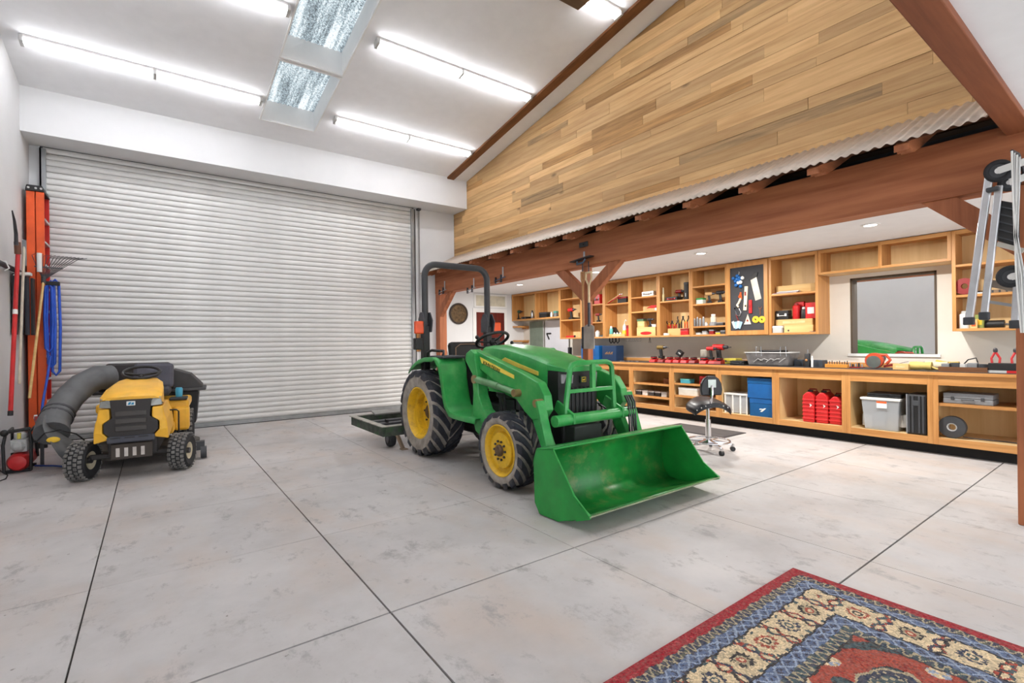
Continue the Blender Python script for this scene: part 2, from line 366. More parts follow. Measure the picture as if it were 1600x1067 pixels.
# ---- timber frame
tf=thing('timber_frame','reddish brown timber posts and long beam fronting the workshop bay','timber frame',(4.9,4.8,0),kind='structure')
part(tf,'beam',M_beam,lambda m:m.box((4.81,.50,2.345),(5.01,9.28,2.775)),bevel=.008)
for y0,y1,x0,x1 in ((.48,.663,4.805,4.985),(4.80,4.91,4.82,4.92),(9.10,9.283,4.82,4.985)):
    part(tf,'post',M_beamz,lambda m:m.box((x0,y0,0),(x1,y1,2.345)),bevel=.008)
def brace(ya,za,yb,zb): part(tf,'brace',M_beamz,lambda m:m.bar((4.89,ya,za),(4.89,yb,zb),.11,.135,(1,0,0)),bevel=.005)
def brace(ya,yp,s):
    w=.17
    po=[(ya+s*w/2,2.345),(ya-s*w/2,2.345),(yp,1.80),(yp,1.80+w)] if False else [(ya-s*.105,2.345),(ya+s*.105,2.345),(yp,2.06),(yp,1.86)]
    part(tf,'brace',M_beamz,lambda m:m.prism(po,'x',4.825,4.915),bevel=.004)
brace(5.37,4.91,-1); brace(4.30,4.80,1); brace(8.66,9.10,1); brace(1.07,.663,-1)
# ---- mirror window in the workshop wall
wn=MB(); fw=.022
for a,b in (((XR-.004,MY0,MZ0),(XR+.10,MY0+fw,MZ1)),((XR-.004,MY1-fw,MZ0),(XR+.10,MY1,MZ1)),((XR-.004,MY0,MZ1-fw),(XR+.10,MY1,MZ1))): wn.box(a,b)
wn=struct(wn.build('window_1',wood((96,84,70),(74,62,50),'z',.6,.05,20)),'mirror-like glass pane in a brown frame above the bench')
m_mir,nt,b=newmat('mirror'); b.inputs['Base Color'].default_value=(.98,.985,.98,1); b.inputs['Metallic'].default_value=1; b.inputs['Roughness'].default_value=.01
part(wn,'pane',m_mir,lambda m:m.box((XR+.085,MY0,MZ0),(XR+.09,MY1,MZ1)))
part(wn,'sill',M_trimw,lambda m:m.box((XR-.02,MY0-.03,MZ0-.035),(XR+.10,MY1+.03,MZ0)))
# ---- far wall door and transom
k=YF/9.29
d=MB(); d.box((6.17,YF-.045,.01),(6.97,YF-.005,2.035)); d=struct(d.build('door_2',wood((104,36,26),(78,26,20),'z',.45,.05,14)),'dark red interior door on the far workshop wall')
part(d,'door_frame',M_trimw,lambda m:(m.box((6.08,YF-.03,0),(6.17,YF,2.13)),m.box((6.97,YF-.03,0),(7.06,YF,2.13)),m.box((6.17,YF-.03,2.035),(6.97,YF,2.13))))
part(d,'door_knob',M_steel,lambda m:m.sphere((6.25,YF-.075,1.0),.03))
part(d,'transom',mat((206,200,180),.6,key='transom'),lambda m:(m.box((6.17,YF-.012,2.19),(7.02,YF,2.44)),))
part(d,'transom_frame',M_trimw,lambda m:(m.box((6.12,YF-.025,2.15),(7.07,YF,2.19)),m.box((6.12,YF-.025,2.44),(7.07,YF,2.48)),m.box((6.12,YF-.025,2.19),(6.17,YF,2.44)),m.box((7.02,YF-.025,2.19),(7.07,YF,2.44))))
# ---- lamps: tube lights, skylights, recessed lights
M_tube=emis((250,250,254),TUBE_W,'tube')
ANG=-math.atan(SL)
def tube_light(x,y,label):
    t=thing('tube_light',label,'ceiling light',(x,y,zc(y)),0,'long tube lights on the sloped ceiling'); t.rotation_euler=(ANG,0,0)
    L=1.22
    part(t,'channel',M_trimw,lambda m:m.prism([(-.062,0),(.062,0),(.062,-.030),(.02,-.05),(-.02,-.05),(-.062,-.030)],'x',-L,L),local=True)
    for s in (-1,1):
        for q in (-1,1): part(t,'tube',M_tube,lambda m:m.cyl((s*.02 if s>0 else -L+.02,q*.036,-.060),(L-.02 if s>0 else -.02,q*.036,-.060),.015,n=10),local=True,smooth=40)
    for c in (-L,0,L): part(t,'lamp_holder',M_lgrey,lambda m:m.box((c-.018,-.063,-.080),(c+.018,.063,-.002)),local=True,bevel=.004)
    return t
for y,n in ((7.735,'first'),(5.95,'second'),(4.14,'third'),(2.33,'added out of view, fourth')):  # last row and the third by the side wall are unseen, added for brightness
    tube_light(.05,y,'twin tube light by the white side wall, %s from the roll-up door'%n); tube_light(3.53,y,'twin tube light by the brown ceiling board, %s from the roll-up door'%n)
def skylight_mat():
    m,nt,b=newmat('skylight_panel')
    g=N(nt,'ShaderNodeTexCoord'); 
    def nz(s,st,d=4,r=.7):
        n=N(nt,'ShaderNodeTexNoise'); n.inputs['Scale'].default_value=s; n.inputs['Detail'].default_value=d; n.inputs['Roughness'].default_value=r
        mp=N(nt,'ShaderNodeMapping'); mp.inputs['Scale'].default_value=st; nt.links.new(g.outputs['Object'],mp.inputs[0]); nt.links.new(mp.outputs[0],n.inputs['Vector']); return n.outputs['Fac']
    wv=nz(3.2,(3.4,.12,1),2); sp=nz(48,(1,1,1),3,.75)
    a=N(nt,'ShaderNodeMath',operation='MULTIPLY_ADD'); nt.links.new(wv,a.inputs[0]); a.inputs[1].default_value=.75; nt.links.new(sp,a.inputs[2])
    c=ramp(nt,a.outputs[0],[(.70,lin((70,78,84))),(.84,lin((150,168,178))),(.93,lin((214,232,240))),(1,lin((248,253,255)))])
    nt.links.new(c,b.inputs['Emission Color']); b.inputs['Emission Strength'].default_value=PANE*.4; b.inputs['Base Color'].default_value=(.1,.1,.1,1); b.inputs['Roughness'].default_value=.6
    return m
M_sky=skylight_mat()
for (y0,y1),nm in zip(SK,('closest to the roll-up door','further from the roll-up door')):
    t=thing('skylight','skylight with speckled corrugated panel in a white shaft, %s'%nm,'skylight',(1.735,(y0+y1)/2,zc((y0+y1)/2)))
    D=.30
    def wl(m):
        for x0,x1,a,b in ((SX0-.02,SX0+.004,y0,y1),(SX1-.004,SX1+.02,y0,y1),(SX0,SX1,y0-.02,y0+.004),(SX0,SX1,y1-.004,y1+.02)): slopebox(m,x0,x1,a,b,-.002,D)
    part(t,'shaft',M_shaft,wl)
    def fr(m):
        for x0,x1,a,b in ((SX0-.02,SX0,y0-.02,y1+.02),(SX1,SX1+.02,y0-.02,y1+.02),(SX0,SX1,y0-.02,y0),(SX0,SX1,y1,y1+.02)): slopebox(m,x0,x1,a,b,-.02,0)
    part(t,'trim_frame',M_trimw,fr)
    def gl(m):
        n=80; rows=[]
        for yy in (y0-.02,y1+.02): rows.append([Vector((SX0-.02+(SX1-SX0+.04)*i/n,yy,zc(yy)+D+.012*math.cos(i/n*(SX1-SX0)/.07*2*PI))) for i in range(n+1)])
        m.sheet(rows)
    part(t,'pane',M_sky,gl,smooth=60)
for px,py,wh in ((1360,351,'in front of the mirror'),(1095,395.5,'in front of the black tool board'),(931,425,'behind the middle timber post'),(812,444.5,'nearest the far red door')):
    p=atZ(px,py,2.5)
    t=thing('recessed_light','small round recessed ceiling light '+wh,'ceiling light',(p.x,p.y,2.5),0,'recessed lights in the workshop ceiling')
    part(t,'bezel',M_trimw,lambda m:m.lathe([(.055,-.001),(.085,-.001),(.085,-.008),(.06,-.010)],(0,0,0),'z',20,closed=True),local=True,smooth=40)
    part(t,'lens',emis((255,250,240),12,'lens'),lambda m:m.cyl((0,0,-.002),(0,0,-.006),.058,n=20),local=True)
    ld=bpy.data.lights.new('downlight','AREA'); ld.shape='DISK'; ld.size=.12; ld.energy=DOWN_W; ld.color=(1,.97,.92); ld.spread=R(180)
    lo=bpy.data.objects.new('downlight',ld); COL.objects.link(lo); lo.parent=t; lo.location=(0,0,-.02)
# ================================================================== TRACTOR
XT=3.10
M_green=mat((50,156,76),.34,var=.10,scale=5,key='green',dirt=(120,165,115),dirt_amt=.35); M_bgreen=mat((30,142,58),.36,var=.08,key='bgreen',dirt=(60,130,60),dirt_amt=.3)
M_bin=mat((28,132,54),.38,var=.12,key='bin',dirt=(150,150,90),dirt_amt=.45,dirt_scale=7)
M_side_rub=mat((148,141,132),.85,var=.14,scale=12,bump=.1,key='dustrub'); M_lug=mat((40,43,52),.6,var=.25,scale=14,key='lug',dirt=(110,105,98),dirt_amt=.4)
M_rim=mat((226,182,34),.45,var=.05,key='rim',dirt=(150,105,40),dirt_amt=.55,dirt_scale=9)
def tire_mesh(Rt,w,rim,n,sw,local=True):
    m=MB(True); h=w/2
    pr=[(rim,-h+.03),(rim+.015,-h+.008),(Rt*.80,-h-.004),(Rt*.88,-h+.006),(Rt*.93,-h+.03),(Rt*.945,-h*.5),(Rt*.95,0)]
    pr=pr+[(r,-q) for r,q in pr[:-1][::-1]]
    m.lathe(pr,(0,0,0),'x',48,closed=True)
    m.k=1
    def P(r,a,x): return Vector((x,r*math.cos(a),r*math.sin(a)))
    for s in (-1,1):
        for k in range(n):
            a=2*PI*(k+(.5 if s>0 else 0))/n; wa=PI/n*.70; rg=[]
            for x,da,ri,ro,ww in ((s*.03*w,sw,.92,1.0,.9),(s*.25*w,sw*.45,.92,1.0,1),(s*.46*w,0,.90,.985,1.05),(s*.515*w,-sw*.12,.84,.93,1.0)):
                aa=a+da; rg.append([P(Rt*ri,aa-wa*ww,x),P(Rt*ri,aa+wa*ww,x),P(Rt*ro,aa+wa*ww*.75,x),P(Rt*ro,aa-wa*ww*.75,x)])
            m.loft(rg)
    return m
tr=thing('tractor','green compact tractor with front loader bucket and yellow wheel rims','tractor',(XT,4.4,0))
def wheel(name,Rt,w,rim,n,sw,rprof,hub,nb,rb,hx):
    t=tire_mesh(Rt,w,rim,n,sw).build(name,[M_side_rub,M_lug],tr,smooth=40)
    FR[t.name]=Matrix()
    r=MB(True); r.lathe(rprof,(0,0,0),'x',40,cap=False); r=r.build('rim',M_rim,t,smooth=40)
    hb=MB(True); hb.lathe(hub,(0,0,0),'x',20); hb.build('hub',mat((96,74,52),.7,.2,.2,30,key='hub'),t,smooth=40)
    b0=None
    for i in range(nb):
        a=2*PI*i/nb
        if b0 is None:
            b=MB(True); b.cyl((-.012,0,0),(.012,0,0),.011,n=6); b0=b.build('wheel_bolt',M_dsteel,t); b0.location=(hx,rb*math.cos(a),rb*math.sin(a))
        else: share(b0,'wheel_bolt',(hx,rb*math.cos(a),rb*math.sin(a)),t)
    return t
w=.36;h=w/2
rear=wheel('rear_wheel',.5,w,.29,19,.42,[(.292,-h+.035),(.30,-h+.012),(.288,-h+.008),(.272,-h+.03),(.262,-h+.09),(.225,-h+.10),(.215,-h+.17),(.12,-h+.185),(.05,-h+.17),(.001,-h+.17)],[(.085,-h+.19),(.085,-h+.15),(.06,-h+.13),(.001,-h+.13)],8,.15,-h+.175)
w=.25;h=w/2
front=wheel('front_wheel',.345,w,.222,17,.45,[(.224,-h+.03),(.232,-h+.008),(.222,-h+.004),(.208,-h+.02),(.200,-h+.05),(.165,-h+.055),(.155,-h+.03),(.10,-h+.02),(.05,-h+.02),(.001,-h+.02)],[(.052,-h+.03),(.052,-h-.0),(.04,-h-.012),(.001,-h-.012)],10,.082,-h+.018)
def dupwheel(o,loc,rz):
    c=o.copy(); COL.objects.link(c); c.parent=tr; c.location=loc; c.rotation_euler=(0,0,rz)
    for ch in o.children:
        q=ch.copy(); COL.objects.link(q); q.parent=c
rear.location=(-.645+.18,5.22-4.4,.5); dupwheel(rear,(.645-.18,5.22-4.4,.5),PI)
front.location=(-.645+.125,3.57-4.4,.345); dupwheel(front,(.645-.125,3.57-4.4,.345),PI)
def T(name,m,fn,**k): return part(tr,name,m,fn,**k)
X=lambda d:XT+d
# chassis
T('chassis',M_black,lambda m:(m.box((X(-.19),4.15,.28),(X(.19),5.45,.66)),m.box((X(-.16),3.25,.36),(X(.16),4.2,.58)),m.cyl((X(-.5),5.22,.5),(X(.5),5.22,.5),.085)),bevel=.02)
T('front_axle',M_dsteel,lambda m:(m.bar((X(-.5),3.57,.33),(X(.5),3.57,.33),.10,.09),m.cyl((X(-.55),3.57,.345),(X(-.42),3.57,.345),.09),m.cyl((X(.42),3.57,.345),(X(.55),3.57,.345),.09)),smooth=40)
T('front_weight_bracket',mat((52,58,54),.6,key='wtbr'),lambda m:(m.box((X(-.14),3.12,.40),(X(.2),3.32,.56)),m.box((X(-.05),3.1,.24),(X(.16),3.25,.42))),bevel=.015)
T('engine',M_dkgrey,lambda m:(m.box((X(-.2),3.45,.55),(X(.2),4.2,.86)),m.cyl((X(-.27),3.72,.66),(X(-.27),3.72,.80),.05),m.box((X(-.28),3.82,.62),(X(-.19),3.98,.74)),m.cyl((X(-.26),3.62,.60),(X(-.2),3.62,.60),.07)),bevel=.008)
T('hydraulic_hose',M_black,lambda m:(m.tube([(X(-.34),4.02,.78),(X(-.36),3.95,.76),(X(-.36),3.9,.6),(X(-.34),3.9,.45)],.012),m.tube([(X(-.33),4.04,.80),(X(-.34),3.90,.80),(X(-.35),3.86,.6),(X(-.33),3.86,.45)],.012)),smooth=50)
# hood
def hood(m):
    rg=[]
    for y,wd,t,b in ((4.46,.235,1.235,.84),(4.41,.265,1.275,.83),(4.2,.28,1.285,.82),(3.9,.288,1.26,.80),(3.6,.286,1.205,.80),(3.4,.28,1.155,.80),(3.34,.279,1.14,.80),(3.325,.278,1.137,1.052),(3.22,.262,1.112,1.048),(3.14,.225,1.085,1.04)):
        hp=[(wd,b),(wd,b+.55*(t-b)),(wd*.99,t-.085) if t-b>.1 else (wd*.99,t-.03),(wd*.95,t-.04) if t-b>.1 else (wd*.97,t-.02),(wd*.82,t-.016),(wd*.45,t-.004),(0,t)]
        rg.append([Vector((X(-a),y,zz)) for a,zz in hp]+[Vector((X(a),y,zz)) for a,zz in hp[:-1][::-1]])
    m.loft(rg)
T('hood',M_green,hood,smooth=28)
for s in (-1,1):
    T('side_panel',M_green,lambda m:m.prism([(4.25,.86),(3.32,.88),(3.30,.66),(3.42,.60),(3.58,.62),(3.72,.74),(4.0,.80),(4.25,.80)],'x',X(s*.262),X(s*.29)),bevel=.006)
    T('hood_stripe',mat((236,204,92),.4,key='stripe'),lambda m:m.prism([(4.02,1.125),(3.44,1.0),(3.44,1.035),(3.95,1.155)],'x',X(s*.280),X(s*.293)))
gp=[(-.268,3.5),(-.268,3.32),(-.24,3.22),(-.16,3.165),(.16,3.165),(.24,3.22),(.268,3.32),(.268,3.5)]
g=T('grille',mat((26,24,26),.45,key='grille'),lambda m:(m.prism([(X(a),b) for a,b in gp],'z',.60,1.046),),bevel=.006)
for i in range(6): part(g,'grille_rib',M_black,lambda m:m.cyl((X(-.125+.05*i),3.165,.62),(X(-.125+.05*i),3.165,.90),.014,n=8),smooth=60)
for s in (-1,1):
    part(g,'headlight',mat((150,146,150),.2,.2,key='hlight'),lambda m:m.hexa([(X(s*.12),3.160,.935),(X(s*.22),3.200,.935),(X(s*.22),3.23,.935),(X(s*.12),3.19,.935),(X(s*.12),3.150,1.01),(X(s*.225),3.195,1.02),(X(s*.225),3.23,1.02),(X(s*.12),3.19,1.01)]),bevel=.004)
bd=part(g,'badge',mat((30,60,40),.4,key='badge'),lambda m:m.box((X(-.035),3.145,.935),(X(.035),3.168,.995)),bevel=.005)
def deer(m):
    z0=.965
    m.box((X(-.026),3.142,z0-.022),(X(.026),3.146,z0-.018)); m.box((X(-.026),3.142,z0+.018),(X(.026),3.146,z0+.022)); m.box((X(-.026),3.142,z0-.022),(X(-.022),3.146,z0+.022)); m.box((X(.022),3.142,z0-.022),(X(.026),3.146,z0+.022))
    m.prism([(X(-.015),z0-.008),(X(.002),z0-.010),(X(.014),z0-.004),(X(.016),z0+.012),(X(.006),z0+.004),(X(-.012),z0+.004)],'y',3.142,3.147)
part(bd,'emblem',M_yel,deer)
# fenders, step plates
pth=[(5.55,.985),(5.46,1.04),(5.30,1.105),(5.1,1.14),(4.88,1.145),(4.78,1.12),(4.70,1.05),(4.655,.95),(4.62,.83),(4.59,.72),(4.555,.63),(4.50,.585),(4.40,.57),(4.2,.568),(4.0,.568)]
for s in (-1,1):
    def fen(m):
        rows=[]
        for i,(y,z) in enumerate(pth):
            f=max(0,min(1,(5.35-y)/.5)); o=.625-.03*(1-f); lip=.045
            dz=lip if i>10 or i<5 else 0; dy=lip*.9 if 5<=i<=10 else 0
            inn=.27+.055*max(0,min(1,(4.75-y)/.1))*(1 if z>.6 else 0)
            if i<5: dz=lip
            rows.append([Vector((X(s*o),y+dy,z-dz)),Vector((X(s*(o-.012)),y,z)),Vector((X(s*(o-.12)),y,z+.004)),Vector((X(s*inn),y,z+.004)),Vector((X(s*(inn-.01)),y,z-.03))])
        m.sheet(rows)
    fe=T('fender',M_green,fen,smooth=45,solid=.012)
    part(fe,'fender_pad',M_dkgrey,lambda m:m.box((X(s*.57 if s<0 else .28),4.72,1.135),(X(s*.28 if s<0 else .57),5.05,1.165)),bevel=.012)
    part(fe,'grab_handle',M_black,lambda m:m.tube([(X(s*.56),5.12,1.13),(X(s*.56),5.10,1.20),(X(s*.55),5.02,1.225),(X(s*.48),4.86,1.215),(X(s*.51),4.82,1.18),(X(s*.51),4.82,1.15)],.016,8),smooth=60)
    T('inner_panel',M_black,lambda m:m.box((X(s*.26)-.01,4.62,.58),(X(s*.26)+.01,5.4,1.12)))
T('floor_plate',M_dkgrey,lambda m:m.box((X(-.26),4.0,.555),(X(.26),4.65,.575)))
# seat, dash, steering
st=T('seat',M_black,lambda m:m.box((X(-.23),4.72,.86),(X(.23),5.16,.99)),bevel=.05)
part(st,'seat_back',M_black,lambda m:m.obox((X(0),5.19,1.13),(.46,.10,.38),rx=R(-8)),bevel=.045)
part(st,'seat_piping',mat((150,120,95),.6,key='pipe'),lambda m:m.tube([(X(-.19),5.10,1.0),(X(-.17),5.135,1.25),(X(-.10),5.145,1.29),(X(.10),5.145,1.29),(X(.17),5.135,1.25),(X(.19),5.10,1.0)],.006,6))
part(st,'seat_base',M_black,lambda m:m.box((X(-.18),4.8,.62),(X(.18),5.15,.87)),bevel=.02)
T('dashboard',M_black,lambda m:m.loft([[Vector((X(a),y,z)) for a,y,z in ((-.2,4.44,.6),(.2,4.44,.6),(.2,4.6,.6),(-.2,4.6,.6))],[Vector((X(a),y,z)) for a,y,z in ((-.17,4.42,1.2),(.17,4.42,1.2),(.15,4.56,1.17),(-.15,4.56,1.17))]]),bevel=.02)
sc_=Vector((X(-.02),4.57,1.335)); ax=Vector((0,.45,.89)).normalized()
sw=T('steering_wheel',M_black,lambda m:m.torus(sc_,ax,.185,.017,32,8),smooth=60)
def spokes(m):
    a=ax.orthogonal().normalized(); b=ax.cross(a)
    for k in range(3):
        d=a*math.cos(k*2*PI/3)+b*math.sin(k*2*PI/3); m.tube([sc_-ax*.03,sc_-ax*.02+d*.09,sc_+d*.18],.011,6)
    m.cyl(sc_-ax*.05,sc_-ax*.01,.04); m.cyl(sc_-ax*.24,sc_-ax*.04,.025)
part(sw,'spokes',M_black,spokes,smooth=50)
part(sw,'spinner_knob',M_black,lambda m:(m.sphere(sc_+Vector((-.17,.05,.03)),.024,10,6)))
for dx,y,z,l in ((-.24,4.62,.95,.35),(.22,4.75,1.0,.30),(.16,4.5,1.15,.25)):
    lv=T('lever',M_steel,lambda m:m.tube([(X(dx),y,z-.25),(X(dx),y,z-.1),(X(dx+.02),y-.03,z-.1+l)],.007,6)); part(lv,'lever_knob',M_black,lambda m:m.sphere((X(dx+.02),y-.03,z-.1+l),.022,10,6),smooth=60)
# ROPS
def rops(m):
    y=5.38; pts=[(X(-.45),y,1.5),(X(-.45),y,2.12)]
    for k in range(1,7): a=PI/2*k/6; pts.append((X(-.45+.15-.15*math.cos(a)),y,2.12+.15*math.sin(a)))
    pts+=[(2*XT-p[0],p[1],p[2]) for p in pts[::-1]]
    m.tube(pts,.04,12)
rp=T('roll_bar',mat((58,59,62),.5,var=.08,key='rops'),rops,smooth=40)
for s in (-1,1):
    rb=part(rp,'roll_bar_post',M_black,lambda m:m.box((X(s*.45)-.042,5.335,.8),(X(s*.45)+.042,5.425,1.52)),bevel=.01)
    part(rp,'hinge_plate',mat((72,73,78),.5,key='hinge'),lambda m:m.prism([(5.31,1.44),(5.45,1.44),(5.45,1.60),(5.40,1.68),(5.34,1.68),(5.28,1.58)],'x',X(s*.45)-.058,X(s*.45)-.043),bevel=.004)
    part(rp,'hinge_plate',mat((72,73,78),.5,key='hinge'),lambda m:m.prism([(5.31,1.44),(5.45,1.44),(5.45,1.60),(5.40,1.68),(5.34,1.68),(5.28,1.58)],'x',X(s*.45)+.043,X(s*.45)+.058),bevel=.004)
    part(rp,'marker_light',mat((238,84,24),.3,key='marker'),lambda m:m.box((X(s*.56)-.055,5.30,1.42),(X(s*.56)+.055,5.35,1.57)),bevel=.012)
    part(rp,'tail_light',M_black,lambda m:m.box((X(s*.56)-.045,5.31,1.23),(X(s*.56)+.045,5.40,1.37)),bevel=.01)
# loader
for s in (-1,1):
    x0,x1=(X(s*.48)-.045,X(s*.48)+.045)
    ms=T('loader_mast',M_green,lambda m:m.prism([(4.28,1.13),(4.26,1.20),(4.17,1.24),(4.10,1.20),(4.05,.98),(4.035,.80),(3.95,.66),(3.74,.56),(3.72,.40),(3.98,.38),(4.10,.44),(4.15,.56),(4.13,.82),(4.15,1.0),(4.21,1.06)],'x',x0-.03*(s<0)-.0,x1+.03*(s>0)),bevel=.01)
    part(ms,'pivot_pin',mat((120,110,90),.5,.5,key='pin'),lambda m:(m.cyl((X(s*.55),4.19,1.175),(X(s*.545),4.19,1.175),.032)),smooth=40)
    ar=T('loader_arm',M_green,lambda m:m.prism([(4.22,1.215),(4.14,1.225),(3.40,1.035),(3.17,.965),(3.09,.86),(3.07,.74),(3.14,.66),(3.25,.64),(3.36,.70),(3.48,.80),(4.08,1.05),(4.20,1.10)],'x',X(s*.425),X(s*.51)),bevel=.008)
    part(ar,'lower_arm',M_green,lambda m:m.prism([(3.30,.72),(3.17,.72),(2.99,.36),(3.10,.34)],'x',X(s*.435),X(s*.505)),bevel=.006)
    part(ar,'bucket_link',M_green,lambda m:m.bar((X(s*.545),3.105,.82),(X(s*.545),2.97,.40),.03,.085,(1,0,0)),bevel=.006)
    part(ar,'arm_pin',mat((150,128,84),.5,.4,key='pin2'),lambda m:(m.cyl((X(s*.49),3.12,.80),(X(s*.585),3.12,.80),.034),),smooth=40)
    part(ar,'arm_pin',mat((150,128,84),.5,.4,key='pin2'),lambda m:(m.cyl((X(s*.49),3.43,.86),(X(s*.575),3.43,.86),.034),),smooth=40)
    part(ar,'lift_cylinder',mat((104,150,104),.4,.1,key='cyl',var=.1),lambda m:(m.cyl((X(s*.545),4.08,.945),(X(s*.545),3.70,.90),.033),m.cyl((X(s*.545),3.70,.90),(X(s*.545),3.43,.86),.028)),smooth=40)
    part(ar,'cylinder_pin',mat((160,140,100),.5,.4,key='pin3'),lambda m:m.cyl((X(s*.51),4.09,.946),(X(s*.575),4.09,.946),.042),smooth=40)
    if s<0:
        dc=part(ar,'decal',mat((238,208,84),.4,key='decal'),lambda m:m.prism([(4.06,1.165),(3.50,1.012),(3.50,.978),(4.03,1.105)],'x',X(-.514),X(-.5105)))
        cu=bpy.data.curves.new('t','FONT'); cu.body='JOHN DEERE'; cu.size=.052; cu.extrude=.001; to=bpy.data.objects.new('t',cu); COL.objects.link(to)
        me=bpy.data.meshes.new_from_object(to.evaluated_get(bpy.context.evaluated_depsgraph_get())); bpy.data.objects.remove(to)
        th=math.atan2(.15,.54); c_,s_=math.cos(th),math.sin(th)
        M=Matrix(((0,0,-1,X(-.516)),(-c_,-s_,0,4.005),(-s_,c_,0,1.098),(0,0,0,1)))
        me.transform(FR[tr.name].inverted()@M); me.materials.append(mat((30,70,36),.5,key='ink')); lt=bpy.data.objects.new('lettering',me); COL.objects.link(lt); lt.parent=dc
T('torque_tube',M_green,lambda m:m.cyl((X(-.48),3.0,.655),(X(.48),3.0,.655),.048),smooth=40)
for s in (-1,1): T('tube_bracket',M_green,lambda m:m.prism([(3.04,.60),(2.95,.62),(2.95,.70),(3.16,.80),(3.20,.72)],'x',X(s*.30)-.012,X(s*.30)+.012),bevel=.004)
gd=T('brush_guard',M_green,lambda m:m.tube([(X(-.31),3.05,.68),(X(-.30),3.05,.80),(X(-.245),3.06,1.07),(X(-.22),3.065,1.105),(X(-.17),3.065,1.12),(X(.20),3.065,1.12),(X(.25),3.065,1.105),(X(.27),3.06,1.07),(X(.28),3.05,.80),(X(.29),3.05,.68)],.024,6),smooth=30)
part(gd,'guard_bar',M_green,lambda m:m.box((X(-.285),3.035,.865),(X(.275),3.065,.897)),bevel=.004)
part(gd,'guard_upright',M_green,lambda m:m.box((X(.0),3.04,.89),(X(.045),3.075,1.11)),bevel=.004)
for dx in (.41,.44,.47,.38): T('hydraulic_line',M_dsteel if dx not in (.38,.44) else M_black,lambda m:m.tube([(X(dx+.02),3.02,.80),(X(dx),2.965,.74),(X(dx),2.95,.5),(X(dx+.02),2.96,.40)],.010,6),smooth=60)
# bucket
BX0,BX1=2.335,3.90
bp=[(2.70,.52),(2.80,.51),(2.875,.47),(2.905,.38),(2.91,.22),(2.895,.10),(2.83,.03),(2.75,.018),(2.65,.018),(2.50,.06),(2.36,.122)]
bk=T('bucket',M_bin,lambda m:m.sheet([[Vector((BX0+.006,a,b)),Vector((BX1-.006,a,b))] for a,b in bp]),smooth=50,solid=.012)
for xx in (BX0,BX1-.014):
    part(bk,'bucket_side',M_bgreen,lambda m:m.prism([(2.89,.49),(2.70,.525),(2.48,.235),(2.34,.14),(2.345,.118),(2.65,.008),(2.86,.006),(2.915,.08),(2.925,.40)],'x',xx,xx+.014),bevel=.003)
    part(bk,'side_cutter',M_bgreen,lambda m:m.prism([(2.46,.20),(2.33,.135),(2.335,.11),(2.46,.065)],'x',xx-.004,xx+.018))
part(bk,'cutting_edge',mat((150,160,130),.5,.4,.15,key='cut'),lambda m:m.hexa([(BX0,2.40,.092),(BX1,2.40,.092),(BX1,2.325,.124),(BX0,2.325,.124),(BX0,2.40,.108),(BX1,2.40,.108),(BX1,2.325,.132),(BX0,2.325,.132)]))
part(bk,'top_rail',M_bgreen,lambda m:m.box((BX0,2.69,.515),(BX1,2.90,.53) ) if False else m.hexa([(BX0,2.69,.515),(BX1,2.69,.515),(BX1,2.88,.485),(BX0,2.88,.485),(BX0,2.69,.53),(BX1,2.69,.53),(BX1,2.88,.50),(BX0,2.88,.50)]),bevel=.003)
for s in (-1,1):
    for q in (-.06,.06): part(bk,'bucket_ear',M_bgreen,lambda m:m.prism([(2.90,.48),(3.06,.44),(3.08,.34),(3.0,.26),(2.91,.2)],'x',X(s*.47+q)-.008,X(s*.47+q)+.008))
# hitch
T('hitch_arm',M_black,lambda m:m.bar((X(-.2),5.4,.42),(X(-.33),5.95,.36),.03,.05)); T('hitch_arm',M_black,lambda m:m.bar((X(.2),5.4,.42),(X(.33),5.95,.36),.03,.05))
T('canister_holder',mat((200,196,186),.5,key='canh'),lambda m:(m.cyl((X(-.42),5.46,1.10),(X(-.42),5.46,1.22),.04),m.cyl((X(-.42),5.46,1.22),(X(-.42),5.46,1.25),.02)),smooth=40)
# ---- drag implement behind
bl=thing('box_scraper','weathered dark green steel box scraper behind the tractor','implement',(3.14,6.2,0))
M_old=mat((70,78,70),.7,.2,.25,9,key='old',dirt=(60,110,60),dirt_amt=.7); M_oldt=mat((160,158,150),.7,.1,.15,12,key='oldt')
def fr(m):
    for a,b in (((2.22,5.68,.18),(2.25,6.85,.30)),((4.03,5.68,.18),(4.06,6.85,.30)),((2.25,5.68,.18),(4.03,5.71,.30)),((2.25,6.82,.18),(4.03,6.85,.30))): m.box(a,b)
part(bl,'frame',M_old,fr,bevel=.005)
for a,b in (((2.20,5.66,.297),(2.28,6.87,.308)),((2.28,5.66,.297),(4.0,5.72,.308)),((4.0,5.66,.297),(4.08,6.87,.308)),((2.28,6.81,.297),(4.0,6.87,.308))): part(bl,'rim_strip',M_oldt,lambda m:m.box(a,b))
for y in (6.0,6.25,6.5): part(bl,'cross_bar',M_dkgrey,lambda m:m.box((2.25,y-.05,.20),(4.03,y+.05,.26)),bevel=.01)
for x in (2.5,2.8,3.14,3.5,3.8): part(bl,'scarifier',M_dsteel,lambda m:m.prism([(6.22,.30),(6.28,.30),(6.28,.06),(6.18,.0),(6.22,.10)],'x',x-.015,x+.015))
for x in (2.42,3.86): 
    cw=part(bl,'gauge_wheel',M_rubber,lambda m:m.lathe([(.05,-.03),(.09,-.04),(.10,-.02),(.10,.02),(.09,.04),(.05,.03)],(x,5.93,.10),'x',20,closed=True),smooth=40); part(cw,'hub',M_dsteel,lambda m:m.cyl((x-.045,5.93,.1),(x+.045,5.93,.1),.05))
